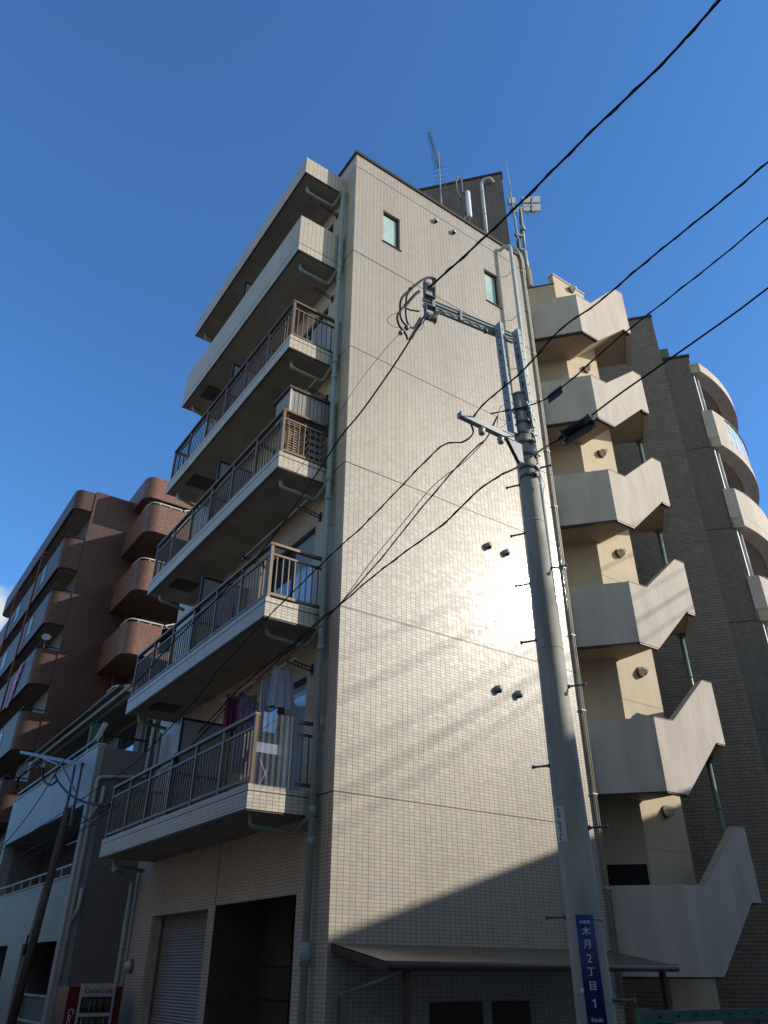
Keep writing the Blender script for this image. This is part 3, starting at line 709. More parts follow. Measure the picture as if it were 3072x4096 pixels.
for i in range(5): w.bar((X+.08+.45*i, ya+.07, 6.2), (X+.08+.45*i, ya+.07, 6.5), .02, .02)
w.build('handrail', M_raild, wb)
w = MB(); w.bar((X+.08, ya+.3, 3.66), (X+.08, yb-.3, 3.66), .04, .04)
for i in range(9): w.bar((X+.08, ya+.4+1.0*i, 3.42), (X+.08, ya+.4+1.0*i, 3.66), .025, .025)
w.build('handrail', M_eave, wb)
for (x0, x1) in ((.62, .95), (1.05, 1.5)):
    f_ = MB(); f_.box(x0, x1, 10.77, 10.80, 6.25, 7.4); f_ = f_.build('window', M_eave, wb); MB().box(x0+.04, x1-.04, 10.76, 10.769, 6.3, 7.35).build('pane', M_dark, f_)
f_ = MB(); f_.box(.53, .55, 11.2, 12.8, 6.3, 7.45); f_ = f_.build('window', M_eave, wb); MB().box(.52, .529, 11.25, 12.75, 6.35, 7.4).build('pane', M_dark, f_)
w = MB(); w.tube([(-.70, ya-.06, GZ), (-.70, ya-.06, 5.30)]+smoothpath([(-.70, ya-.06, 5.35), (-.68, ya-.06, 5.45), (-.58, ya-.06, 5.5)], 4)+[Vector((.40, ya-.06, 5.62)), Vector((.44, ya-.06, 7.4))], .045, 10)
w.tube([(-.58, ya-.06, 3.15), (-.58, ya-.06, 2.75), (-.70, ya-.06, 2.45)], .05, 8); w.tube([(-.52, ya-.06, 5.3), (-.52, ya-.06, 4.95), (-.70, ya-.06, 4.65)], .05, 8)
w.build('downpipe', M_pipew, wb)
w = MB(); w.box(X+.16, X+.2, 9.9, 13.0, GZ, 1.1); w.build('gate', M_galvd, wb)
w = MB(); w.box(X+.1, X+.15, 9.9, 13.0, 1.1, 1.14); w.box(X+.1, X+.15, 9.9, 13, .62, .66); w.build('gate_rail', M_eave, wb)
w = MB(); w.box(X+.55, X+.57, 9.9, 13, 4.4, 4.42)
w.build('laundry_pole', M_pipew, wb)
w = MB(); w.bar((-.9, 9.58, 6.3), (-.75, 9.58, 6.75), .1, .1); w.build('vent_cowl', M_eave, wb)
w = MB(); w.box(-.72, -.45, 11.0, 11.1, 6.28, 7.1); w.build('screen_panel', M_copper, wb)

# ============================================================ RED-BROWN APARTMENT BLOCK
rd = thing('red_apartment_block', 'red-brown tiled apartment block at the far left with rounded balconies', 'building', (1, 25, GZ))
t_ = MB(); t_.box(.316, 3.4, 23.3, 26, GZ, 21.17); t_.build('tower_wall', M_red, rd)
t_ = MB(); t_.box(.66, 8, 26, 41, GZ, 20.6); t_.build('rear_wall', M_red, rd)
def rounded(mb, x0, x1, y0, y1, z0, z1, r=.42, corner='nl', hollow=0):
    """plan rectangle whose near-left corner (and far-left) is rounded"""
    pts = []
    for i in range(9):
        a = rad(180+90*i/8); pts.append((x0+r+r*math.cos(a), y0+r+r*math.sin(a)))
    pts += [(x1, y0), (x1, y1)]
    if corner == 'both':
        for i in range(9):
            a = rad(90+90*i/8); pts.append((x0+r+r*math.cos(a), y1-r+r*math.sin(a)))
    else: pts.append((x0, y1))
    n = len(pts)
    if not hollow:
        mb.prism(pts, z0, z1); return
    cx = sum(p[0] for p in pts)/n
    inn = []
    for i in range(9):
        a = rad(180+90*i/8); inn.append((x0+r+(r-hollow)*math.cos(a), y0+r+(r-hollow)*math.sin(a)))
    inn += [(x1, y0+hollow), (x1, y1)]
    if corner == 'both':
        for i in range(9):
            a = rad(90+90*i/8); inn.append((x0+r+(r-hollow)*math.cos(a), y1-r+(r-hollow)*math.sin(a)))
    else: inn.append((x0+hollow, y1))
    for i in range(n):
        j = (i+1) % n
        if pts[i][0] == x1 and pts[j][0] == x1: continue
        if pts[i][0] > x0+r+.01 and pts[j][0] > x0+r+.01 and pts[i][1] == y1 and pts[j][1] == y1: continue
        smo = True
        mb.face([(*pts[i], z0), (*pts[j], z0), (*pts[j], z1), (*pts[i], z1)], False); mb.face([(*inn[j], z0), (*inn[i], z0), (*inn[i], z1), (*inn[j], z1)])
        mb.face([(*pts[i], z1), (*pts[j], z1), (*inn[j], z1), (*inn[i], z1)]); mb.face([(*inn[i], z0), (*inn[j], z0), (*pts[j], z0), (*pts[i], z0)])
for k in range(6):
    z = 16.95-2.66*k
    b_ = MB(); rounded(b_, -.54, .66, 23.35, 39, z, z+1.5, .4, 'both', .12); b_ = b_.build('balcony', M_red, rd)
    f_ = MB(); rounded(f_, -.42, .66, 23.47, 38.9, z+.02, z+.18, .3, 'both'); f_.build('soffit', M_soffit, b_)
    h_ = MB(); h_.tube(smoothpath([(.3, 23.41, z+1.62), (-.2, 23.41, z+1.62), (-.46, 23.6, z+1.62), (-.48, 24, z+1.62), (-.48, 38, z+1.62)], 4), .025, 6)
    for yy in (23.8, 26, 29, 32, 35): h_.bar((-.48, yy, z+1.5), (-.48, yy, z+1.62), .03, .03)
    h_.build('handrail', M_raild, b_)
    for y_ in (24.6, 28.4, 32.2, 36):
        w_ = MB(); w_.box(.60, .66, y_, y_+1.7, z+.3, z+2.25); w_ = w_.build('window', M_raild, rd); MB().box(.59, .599, y_+.06, y_+1.64, z+.36, z+2.2).build('pane', M_dark, w_)
    for y_ in (26.2, 31.5):   # slatted openings in the parapet
        s_ = MB(); s_.box(-.555, -.53, y_, y_+1.1, z+.35, z+1.3); s_ = s_.build('parapet_grille', M_frame, b_)
        m_ = MB(); [m_.box(-.57, -.556, y_+.15+.28*i, y_+.27+.28*i, z+.4, z+1.25) for i in range(3)]; m_.build('grille_slat', M_curt, s_)
b_ = MB(); rounded(b_, -.54, .66, 23.35, 39, 20.05, 21.07, .4, 'both', .12); b_ = b_.build('roof_parapet', M_red, rd)
f_ = MB(); rounded(f_, -.42, .66, 23.47, 38.9, 20.07, 20.25, .3, 'both'); f_.build('soffit', M_soffit, b_)
rp = MB()
for y_ in (27.8, 33.6):
    rp.tube([(.3, y_, 19.6), (-.62, y_, 19.55), (-.66, y_, 19.3), (-.66, y_, GZ)], .05, 8)
rp.tube([(2.86, 20.85, 18.0), (2.0, 20.84, 17.0), (1.98, 20.84, GZ)], .04, 8) if 0 else rp.tube([(2.75, 23.2, GZ), (2.75, 23.2, 19.3)], .05, 8)
rp.build('downpipe', mat('red_pipe', (.20, .05, .04), .45), rd)
for k in range(5):
    z = 18.12-2.83*k
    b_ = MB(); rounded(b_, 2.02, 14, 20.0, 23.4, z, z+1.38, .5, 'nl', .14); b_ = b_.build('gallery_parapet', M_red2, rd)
    f_ = MB(); rounded(f_, 2.16, 14, 20.14, 23.4, z+.02, z+.2, .4, 'nl'); f_.build('soffit', M_soffitd, b_)
    h_ = MB(); h_.bar((2.5, 20.07, z+1.5), (3.55, 20.07, z+1.5), .05, .05); h_.bar((3.62, 20.07, z+1.5), (5.4, 20.07, z+2.3), .05, .05)
    h_.tube(smoothpath([(2.5, 20.07, z+1.5), (2.2, 20.15, z+1.5), (2.09, 20.5, z+1.5), (2.09, 21.2, z+1.5)], 4), .03, 6)
    for x_ in (2.5, 3.0, 3.5, 3.7): h_.bar((x_, 20.07, z+1.36), (x_, 20.07, z+1.5), .05, .03)
    h_.build('handrail', M_eave, b_)
    f_ = MB(); f_.slab3([(3.5, 20.0, z+1.3), (6, 20.0, z+2.6), (6, 20, z+1.4), (3.5, 20.0, z+.2)], (0, 1, 0), .14); f_.build('stair_parapet', M_red2, b_) if k > 0 else None
b_ = MB(); rounded(b_, 2.12, 14, 21.5, 25, 20.7, 21.85, .5, 'nl', .14); b_ = b_.build('roof_parapet', M_red2, rd)
f_ = MB(); rounded(f_, 2.26, 14, 21.64, 25, 20.72, 20.9, .4, 'nl'); f_.build('soffit', M_soffitd, b_)
f_ = MB(); f_.box(3.42, 14, 22.8, 26, GZ, 20.7); f_.build('gallery_wall', mat('gallery_paint', (.17, .13, .10), .9, noise=.1), rd)
# pink quilt and satellite dish on the red block
p = MB()
for i in range(10):
    z0_ = 13.1-.17*i; p.face([(-.60-.03*(i % 2), 25.3+.12*i, z0_), (-.60-.03*(i % 2), 26.0+.1*i, z0_), (-.60-.03*((i+1) % 2), 26.1+.1*i, z0_-.17), (-.60-.03*((i+1) % 2), 25.42+.12*i, z0_-.17)])
tag(p.build('quilt', M_pink), 'pink quilt hung over a balcony of the red-brown block', 'quilt')
p = thing('satellite_dish', 'small white satellite dish on a corner of the red-brown block\'s balcony', 'satellite dish', (-.3, 23.1, 13.2))
MB().lathe((-.35, 23.0, 13.45), (-.2, -1, .5), [(0, .02), (.02, .09), (.04, .15), (.07, .19), (.075, .19), (.05, .15)], 18).build('dish', M_galv, p)
MB().tube([(-.35, 23.05, 13.0), (-.35, 23.05, 13.45)], .02, 6).build('mast', M_galvd, p)

# ============================================================ BUILDINGS ACROSS THE STREETS (behind the camera, they throw the shade)
op = thing('opposite_building', 'plain flat-roofed building across the side street whose edge shades the beige wall', 'building', (16, -12, GZ))
edge = Vector((12.2, -9.1)) ; zE = 8.93
o_ = MB(); o_.prism([tuple(edge-e2*16), tuple(edge+e2*10.5), tuple(edge+e2*10.5-e1*8), tuple(edge-e2*16-e1*8)], GZ, zE); o_.build('wall', M_stucco, op)
MB().prism([tuple(edge-e2*16+e1*.01), tuple(edge+e2*10.5+e1*.01), tuple(edge+e2*10.5-e1*8), tuple(edge-e2*16-e1*8)], zE, zE+.03).build('roof', M_roof, op)
ow = thing('added_street_building', 'long unseen building on the left of the camera, added to block sky and bounce light', 'building', (-16, 5, GZ))  # added out of view: height and colour set how dark the street level gets
MB().box(-22, -11.0, -18, 60, GZ, 9.5).build('wall', mat('bounce_wall_paint', (.21, .175, .14), .8), ow)
ob2 = thing('added_end_building', 'tall unseen building behind the camera, added to block the southern sky', 'building', (0, -24, GZ))  # added out of view to keep pale sky off the lower walls
MB().box(-10, 7, -34, -21, GZ, 16).build('wall', mat('end_building_paint', (.28, .24, .20), .8), ob2)
MB().box(-10, 7, -34, -21, 16, 16.1).build('roof', M_roof, ob2)
MB().box(-22, -11.0, -18, 60, 9.5, 9.6).build('roof', M_roof, ow)

# ============================================================ CANOPY BY THE END WALL
cn = thing('bicycle_canopy', 'brown corrugated lean-to canopy along the foot of the beige end wall', 'canopy', (2.6, -.6, GZ))
s_ = MB(); zc0, zc1, yd = 1.90, 1.69, -1.24; nC = 96
for i in range(nC):
    a = .05+5.12*i/nC; b = .05+5.12*(i+1)/nC; h1 = .012*math.sin(i*math.pi/1.0+.5) ; h2 = -h1
    s_.face([(a, -.002, zc0+h1), (a, yd, zc1+h1), (b, yd, zc1+h2), (b, -.002, zc0+h2)], False)
sh_ = s_.build('corrugated_sheet', M_canopy, cn); md = sh_.modifiers.new('solid', 'SOLIDIFY'); md.thickness = .003
s_ = MB()
for r_ in (.06, .5, .94):
    for i in range(17):
        x = .2+.31*i; s_.lathe((x, yd*r_-.01, zc0+(zc1-zc0)*r_+.012), (0, 0, 1), [(0, .011), (.012, .009)], 8)
s_.build('screw_heads', M_porc, cn)
s_ = MB(); s_.tube([(.0, yd-.03, zc1-.035), (5.22, yd-.03, zc1-.035)], .05, 12); s_.bar((.06, -.002, zc0-.05), (.06, yd, zc1-.05), .03, .08); s_.bar((5.16, -.002, zc0-.05), (5.16, yd, zc1-.05), .03, .08)
for y_ in (-.05, -.62, -1.18): s_.bar((.08, y_, zc0-.05+(y_/yd)*(zc1-zc0)), (5.14, y_, zc0-.05+(y_/yd)*(zc1-zc0)), .04, .05)
s_.build('gutter_frame', M_canb, cn)
for x in (.35, 4.98): MB().bar((x, yd+.06, GZ), (x, yd+.06, zc1-.06), .07, .07).build('post', M_canb, cn)
s_ = MB(); s_.tube([(.22, yd-.02, zc1-.08), (.2, yd+.3, zc1-.17), (.14, -.06, 1.35), (.14, -.06, GZ)], .022, 8); s_.build('downpipe', M_tray, cn)
dr_ = MB(); dr_.box(1.6, 2.5, -.03, -.002, GZ, 1.25); dr_.box(2.7, 3.4, -.03, -.002, GZ+.6, 1.25); dr_.build('doorway_panel', M_frame, bld)

# ============================================================ UTILITY POLE
PX, PY = -.10, -4.37
up = thing('utility_pole', 'large round concrete utility pole standing in front of the beige end wall', 'utility pole', (PX, PY, GZ))
def pxz(z): return PX-.0095*(z-1.3)
def prad(z): return .095+(7.71-z)/150*1.42
sf_ = MB(); zsx = [GZ+(7.71-GZ)*i/14 for i in range(15)]; sf_.tube([(pxz(z), PY, z) for z in zsx], [prad(z) for z in zsx], 40)
sf_.build('shaft', M_conc, up)
MB().lathe((pxz(7.7), PY, 7.71), (0, 0, 1), [(0, .098), (.03, .098), (.05, .08), (.06, .02)], 24).build('pole_cap', M_stain, up)
def channel(mb, a, b, w, d, side, th=.008):
    """C section from a to b; side: direction the flanges point"""
    a = Vector(a); b = Vector(b); ax = (b-a).normalized(); side = Vector(side).normalized(); wv = ax.cross(side).normalized()
    def br(o, w1, w2, ww, hh):
        pass
    for (off, ex, ey) in ((Vector(), w, th), (wv*(w/2-th/2)+side*d/2, th, d), (-wv*(w/2-th/2)+side*d/2, th, d)):
        c = a+off; e = b+off; x = wv*ex/2; y = side*ey/2
        p = [c+x+y, c-x+y, c-x-y, c+x-y]; q = [v_+(e-c) for v_ in p]
        mb.face(p); mb.face(q[::-1])
        for i in range(4): j = (i+1) % 4; mb.face([p[j], p[i], q[i], q[j]])
def holes_on(mb, a, b, nrm, n, r=.012, w=.0, slot=.0):
    a = Vector(a); b = Vector(b); nrm = Vector(nrm).normalized(); ax = (b-a).normalized(); sd = ax.cross(nrm)
    for i in range(n):
        c = a.lerp(b, (i+.5)/n)+sd*w*(1 if i % 2 else -1)
        L_ = slot if (slot and i % 4 == 1) else r
        mb.bar(c-ax*L_-nrm*.002, c+ax*L_-nrm*.002, r*2, .012, up=tuple(sd)) if L_ > r else mb.lathe(c-nrm*.004, nrm, [(0, r), (.0095, r)], 10)
# two upright channels
toC = Vector((-.75, -.66, 0))
bL = Vector((-.40, -4.42, 0)); bR = Vector((-.08+.02, -4.26, 0))
for nm, bb, z0, z1, xo_ in (('L', Vector((-.385, -4.40, 0)), 7.08, 9.02, 0), ('R', Vector((-.085, -4.38, 0)), 7.12, 9.0, 0)):
    m_ = MB(); w_ = .105
    dy = -.105 if nm == 'L' else .105
    bb = Vector((bb.x if nm == 'L' else bb.x, PY-.02, 0))
    bb.x = -.275 if nm == 'L' else .055
    pt, pb = (P(1988, 1295, 1, -4.34), P(2046, 1737, 1, -4.34)) if nm == 'L' else (P(2058, 1322, 1, -4.47), P(2121, 1715, 1, -4.47))
    bb = Vector((pb.x, pb.y, 0)); z0 = pb.z; z1 = pt.z; LN = pt.x-pb.x
    ln = Vector((LN, 0, 0)); channel(m_, bb+Vector((0, 0, z0)), bb+Vector((0, 0, z1))+ln, .11, .055, (1, 0, 0))
    m_.box(bb.x-.05, bb.x+.05, PY-.078, PY-.070, z0, z1) if 0 else None
    o = m_.build('upright_channel', M_galv, up)
    h_ = MB()
    holes_on(h_, bb+Vector((-.004, 0, z0+.05)), bb+Vector((-.004, 0, z1-.05))+ln, (-1, 0, 0), 13, .010, .0, .045)
    holes_on(h_, bb+Vector((.028, -.055, z0+.05)), bb+Vector((.028, -.055, z1-.05))+ln, (0, -1, 0), 11, .008, .0, .0)
    h_.build('slot_holes', M_hole, o)
# upper long crossarm (double channel) and lower short crossarm
ua0 = P(1694, 1205, 2, 8.84); ua1 = P(2052, 1352, 2, 8.84); uad = (ua1-ua0).normalized(); uan = Vector((uad.y, -uad.x, 0))
for dz, nm in ((.055, 1), (-.055, -1)):
    m_ = MB(); channel(m_, ua0+Vector((0, 0, dz)), ua1+Vector((0, 0, dz)), .045, .035, uan*-1)
    m_.bar(ua0+Vector((0, 0, dz+.02))+uan*.008, ua1+Vector((0, 0, dz+.02))+uan*.008, .02, .012)
    o = m_.build('crossarm', M_galv, up)
h_ = MB()
for i in range(9): h_.bar(ua0.lerp(ua1, .1+.1*i)+uan*.012+Vector((0, 0, -.055)), ua0.lerp(ua1, .14+.1*i)+uan*.012+Vector((0, 0, -.055)), .012, .012)
h_.build('slot_holes', M_porc, up)
m_ = MB(); m_.box(-.62, -.585, -4.52, -4.36, 8.58, 8.74) if 0 else None
m_.bar(ua0+uad*.55+uan*.02+Vector((0, 0, -.09)), ua0+uad*.55+uan*.02+Vector((0, 0, .09)), .03, .008, up=tuple(uan))
m_.bar(ua0+uad*.14+uan*.02+Vector((0, 0, -.09)), ua0+uad*.14+uan*.02+Vector((0, 0, .09)), .04, .008, up=tuple(uan)); m_.build('arm_plate', M_galv, up)
la0 = P(1838, 1656, 1, -4.53); la1 = P(2050, 1762, 1, -4.53); la1.z = la0.z = (la0.z+la1.z)/2
m_ = MB(); m_.bar(la0, la1, .065, .065); m_.bar(la0-Vector((.004, 0, 0)), la0, .072, .072)
m_.bar(la0+Vector((.62, 0, .04)), la0+Vector((.78, 0, .045)), .08, .012)
m_.build('crossarm', M_galv, up)
m_ = MB(); zl_ = la0.z-.03; xl_ = la1.x
for yy_ in (-4.52, -4.555): m_.slab3([(xl_-.1, yy_, zl_), (xl_+.12, yy_, zl_), (xl_+.12, yy_, zl_-.26), (xl_+.05, yy_, zl_-.26)], (0, 1, 0), .012)
m_.build('arm_brace', M_galvd, up)
# pole bands with bolts
PX0 = PX
for z in (7.47, 7.28, 7.12, 6.98, 6.80, 6.62, 6.50):
    PX = pxz(z) if False else PX0-.0095*(z-1.3)
    r_ = prad(z)+.004; b_ = MB(); b_.tube([(PX, PY, z-.022), (PX, PY, z+.022)], r_, 28)
    an = random.uniform(-.5, .5)
    for sgn in (1,):
        dx, dy = math.cos(-1.1+an)*(r_+.025), math.sin(-1.1+an)*(r_+.025)
        b_.bar((PX+dx*.9, PY+dy*.9, z-.03), (PX+dx*.9, PY+dy*.9, z+.03), .04, .03); b_.bar((PX+dx-.05, PY+dy, z), (PX+dx+.05, PY+dy, z), .016, .016)
        dx, dy = (r_+.03), 0
        b_.bar((PX+dx, PY, z-.022), (PX+dx, PY, z+.022), .05, .03); b_.bar((PX+dx-.01, PY-.05, z), (PX+dx+.01, PY+.05, z), .014, .014)
    b_.build('pole_band', M_galvd, up)
b_ = MB(); z = 7.36; PX = PX0-.0095*6
for i in range(4): b_.lathe((PX-.02+.03*i, PY-.11, 7.5-.07*i), (.2, -1, -.2), [(0, .022), (.03, .03), (.05, .02)], 10)
b_.bar((PX-.02, PY-.13, 7.55), (PX+.08, PY-.12, 7.22), .03, .03); b_.build('clamp_fitting', M_galv, up); PX = PX0
# step bolts, alternating sides
def to_px(p):
    d = Vector(p)-CAM; return 1536+FPX*d.dot(cr)/d.dot(cf), 2048-FPX*d.dot(cu)/d.dot(cf)
for (u_, v_, sd_) in ((2183, 1861, 1), (2042, 1952, -1), (2255, 2261, 1), (2064, 2145, -1), (2090, 2345, -1), (2316, 2737, 1), (2118, 2571, -1), (2172, 3069, -1), (2410, 3306, 1), (2508, 4003, 1), (2236, 3670, -1)):
    dirn = Vector((.50*sd_, -.866*sd_, 0)); lo, hi = 0., 7.6
    for _ in range(30):
        z = (lo+hi)/2; tip = Vector((pxz(z), PY, z))+dirn*(prad(z)+.17)
        if to_px(tip)[1] < v_: hi = z
        else: lo = z
    a_ = Vector((pxz(z), PY, z))+dirn*(prad(z)-.02)
    s_ = MB(); s_.tube([a_, tip], .011, 8); s_.lathe(tip-dirn*.01, dirn, [(0, .019), (.014, .019)], 10); s_.lathe(a_+dirn*.018, dirn, [(0, .021), (.02, .021)], 8); s_.build('step_bolt', M_galvd, up)
# insulators
for (z, n_, dz) in ((8.93, 3, 1), (8.36, 3, -1)):
    fr = MB(); c_ = ua0+uad*.06+uan*.03
    for s__ in (-.055, .085): fr.bar(c_+uad*s__+Vector((0, 0, .08*dz)), c_+uad*s__+Vector((0, 0, .34*dz)), .012, .06, up=tuple(uan))
    fr.bar(c_+uad*-.06+Vector((0, 0, .09*dz)), c_+uad*.09+Vector((0, 0, .09*dz)), .06, .012)
    for i in range(3):
        cc = c_+uad*(-.03+.045*i)+Vector((0, 0, .27*dz)); fr.v
    fro = fr.build('insulator_frame', M_galvd, up)
    for i in range(3):
        cc = c_+uad*(-.035+.045*i)+Vector((0, 0, .27*dz)); MB().lathe(cc, uad, [(0, .05), (.008, .055), (.014, .035), (.022, .035), (.028, .055), (.036, .05)], 16).build('insulator', M_porc, fro)
for f_ in (.40, .76):
    c_ = la0.lerp(la1, f_)+Vector((0, 0, -.04)); MB().lathe(c_, (0, 0, -1), [(0, .02), (.02, .04), (.035, .042), (.05, .028), (.065, .04), (.085, .036), (.10, .015)], 16).build('insulator', M_porc, up)
c_ = ua0.lerp(ua1, .66)+uan*.03; MB().lathe(c_+Vector((0, 0, -.09)), (0, 0, -1), [(0, .03), (.05, .03), (.06, .015)], 12).build('insulator', M_galvd, up)
# loose wires round the pole head, thin
lw_ = MB()
def pp(u, v, y=-4.5): return P(u, v, 1, y)
def z3p(a, b): return (1850+a*.3014, 1550+b*.3014)
def wire(mb, pts, y, r, conv, k=5, n=6):
    q_ = [P(*conv(*p), 1, y if not isinstance(y, list) else y[i]) for i, p in enumerate(pts)]
    mb.tube(smoothpath(q_, k), r, n)
wire(lw_, [(455, 550), (465, 400), (485, 300), (530, 240), (640, 195), (760, 185), (860, 205)], -4.52, .004, z3p)
wire(lw_, [(480, 570), (530, 520), (590, 470)], -4.52, .003, z3p)
wire(lw_, [(700, 950), (760, 915), (840, 905), (900, 915)], -4.53, .004, z3p)
wire(lw_, [(880, 980), (960, 1050), (1050, 1110), (1190, 1160)], -4.55, .003, z3p)
wire(lw_, [(990, 1090), (1050, 1200), (1085, 1290), (1065, 1450), (1080, 1640)], -4.55, .003, z3p)
wire(lw_, [(950, 940), (945, 1040), (920, 1130)], -4.55, .003, z3p)
wire(lw_, [(740, 640), (860, 620), (940, 700), (900, 780), (760, 780)], -4.53, .004, z3p)
wire(lw_, [(930, 280), (860, 320), (820, 360)], -4.52, .003, z3p)
lw_.build('tie_wire', M_cable, up)

MB().tube([(pxz(5.9), PY, 5.892), (pxz(5.9), PY, 5.908)], prad(5.9)+.003, 28).build('cable_tie', M_pipew, up)
MB().tube([(pxz(4.4), PY, 4.398), (pxz(4.4), PY, 4.402)], prad(4.4)+.002, 28).build('cable_tie', M_galvd, up)
# signs on the pole (wrapped round the front of the shaft)
def wrap(z0, z1, a0, a1, off, n=48):
    m_ = MB()
    for i in range(n):
        A, B = rad(a0+(a1-a0)*i/n), rad(a0+(a1-a0)*(i+1)/n)
        def q_(a, z, o2=0): r_ = prad(z)+off+o2; return (pxz(z)+r_*math.cos(a), PY+r_*math.sin(a), z)
        m_.face([q_(A, z0), q_(B, z0), q_(B, z1), q_(A, z1)], True)
    return m_
front = math.degrees(math.atan2(CAM.y-PY, CAM.x-PX))      # azimuth of the side that faces the camera
sg = thing('address_sign', 'narrow blue address sign with white characters strapped to the concrete pole', 'sign', (PX, PY, 1.2))
zt, zb_ = 2.012, 1.17
ac = front+2
w0 = wrap(zb_, zt, ac-27, ac+27, .012); o = w0.build('sign_plate', M_blue, sg); md = o.modifiers.new('s', 'SOLIDIFY'); md.thickness = .004; md.offset = -1
def on_pole(z, a, off=.014):
    r_ = prad(z)+off; return Vector((pxz(z)+r_*math.cos(rad(a)), PY+r_*math.sin(rad(a)), z)), Vector((-math.sin(rad(a)), math.cos(rad(a)), 0))
for ch, z, sz, bd in (('中原区', 1.953, .030, .0), ('木', 1.885, .070, .0), ('月', 1.792, .070, .0), ('2', 1.692, .084, .0), ('丁', 1.600, .070, 0), ('目', 1.502, .070, 0), ('1', 1.385, .084, 0), ('Kizuki', 1.278, .036, 0)):
    o_, rt_ = on_pole(z, ac); nrm_ = Vector((math.cos(rad(ac)), math.sin(rad(ac)), 0))
    text(ch, sz, 'lettering', M_letter, sg, o_+nrm_*.001, rt_, (0, 0, 1), .0015, bd*.1+.0008)
fo, fr2 = on_pole(1.410, ac); fnm = Vector((math.cos(rad(ac)), math.sin(rad(ac)), 0)); fl1 = MB(); fl1.bar(fo+fnm*.002-fr2*.018+Vector((0, 0, -.008)), fo+fnm*.002+Vector((0, 0, .004)), .009, .003, up=tuple(fnm)); fl1.build('lettering', M_letter, sg)
bnd = MB(); bnd.tube([(PX, PY, 1.975), (PX, PY, 1.987)], prad(2)+.006, 30); bnd.build('strap', M_galv, sg)
pl_ = thing('name_plate', 'small white vertical plate of faded characters on the concrete pole', 'plate', (PX, PY, 2.75))
ap_ = front-48
w0 = wrap(2.585, 2.885, ap_-27, ap_+27, .003, 30); w0.build('plate_face', M_plate, pl_)
for z, ch in ((2.845, '中'), (2.80, '電'), (2.745, '南'), (2.70, '幹')) if 0 else ():
    pass
ik = MB()
rr_ = random.Random(3)
for z in (2.862, 2.845, 2.825, 2.805, 2.79, 2.755, 2.735, 2.715, 2.69, 2.67, 2.65, 2.61):
    for i in range(4):
        o_, rt_ = on_pole(z+rr_.uniform(-.008, .008), ap_-1+rr_.uniform(-6, 6), .0045); a_ = rr_.choice((rt_, Vector((0, 0, 1))))
        ik.bar(o_-a_*.010, o_+a_*.010, .004, .001, up=tuple(Vector((math.cos(rad(ap_)), math.sin(rad(ap_)), 0))))
ik.build('faded_marks', M_ink, pl_)
bt = on_pole(1.47, ac-33, .002); MB().lathe(bt[0], (math.cos(rad(ac-33)), math.sin(rad(ac-33)), 0), [(0, .018), (.008, .018), (.01, .01)], 12).build('number_tag', M_letter, pl_)

# ============================================================ CABLES
def OV(a, b): return (a*1.85172, b*1.85172)
def cable(name, label, pts, planA, planB, r, m=M_cable, conv=OV, extra_start=None, extra_end=None, wraps=0, group='overhead cables', k=6, go_on=0):
    q_ = [PV(*conv(*p), planA, planB) for p in pts]
    if go_on:
        d0 = (q_[-1]-q_[-3]).normalized(); q_ += [q_[-1]+d0*go_on*.3+Vector((0, 0, .01*go_on)), q_[-1]+d0*go_on+Vector((0, 0, .06*go_on))]
    if extra_start: q_ = [Vector(p) for p in extra_start]+q_
    if extra_end: q_ = q_+[Vector(p) for p in extra_end]
    sp = smoothpath(q_, k); c = MB(); c.tube(sp, r, 8)
    if wraps:      # lashing loops along the cable
        pts2 = []; tot = 0
        for i in range(1, len(sp)):
            seg = sp[i]-sp[i-1]; L_ = seg.length; ns = max(2, int(L_/.03)); d = seg.normalized(); x = d.orthogonal().normalized(); y = d.cross(x)
            for j in range(ns):
                tot += L_/ns; a = tot*2*math.pi/wraps; wob = 1.12+.35*max(0, math.sin(tot*5.1+r*900))
                pts2.append(sp[i-1].lerp(sp[i], j/ns)+(x*math.cos(a)+y*math.sin(a))*r*wob)
        c.tube(pts2, r*.38, 5)
    return tag(c.build(name, m), label, 'cable', group)
# W1 thick: from the upper insulator to the top edge
cable('overhead_cable', 'thickest black cable, from the long crossarm\'s tip up to the top right corner', [(925, 622), (990, 565), (1100, 462), (1210, 352), (1300, 262), (1400, 168), (1480, 85), (1555, 0)], (-1.5, -4.3), (-1.42, -9), .0125, wraps=.55, go_on=16)
cable('overhead_cable', 'twisted black cable running from the short crossarm to the upper right edge', [(1015, 910), (1050, 868), (1130, 800), (1210, 712), (1290, 655), (1400, 562), (1520, 465), (1659, 350)], (-.9, -4.6), (-.36, -7.9), .009, wraps=.35, go_on=12)
cable('overhead_cable', 'thin twisted cable with a tag, leaving the pole top to the right edge', [(1060, 893), (1120, 882), (1178, 862), (1240, 815), (1330, 735), (1450, 640), (1560, 553), (1659, 470)], (-.3, -4.6), (.196, -7.58), .0075, wraps=.4, go_on=12)
cable('overhead_cable', 'smooth black cable entering the splice box from the right edge', [(1278, 897), (1340, 850), (1400, 808), (1500, 738), (1600, 667), (1659, 622)], (.43, -4.99), (1.11, -7.0), .011, go_on=12)
cable('overhead_cable', 'heavy cable from the splice box down across the pole band', [(1212, 948), (1180, 965), (1150, 985), (1120, 1008), (1085, 1024)], (.13, -4.64), (-.35, -4.55), .012, extra_start=None)
cable('overhead_cable', 'pair of taut cables from the long crossarm down across the balconies', [(918, 680), (870, 760), (830, 820), (780, 890), (735, 945), (681, 1028), (600, 1145), (540, 1220), (425, 1337), (370, 1392), (300, 1468), (250, 1512), (160, 1610), (72, 1745), (0, 1832), (-90, 1900)], (-1.5, -4.3), (-1.75, 20), .011)
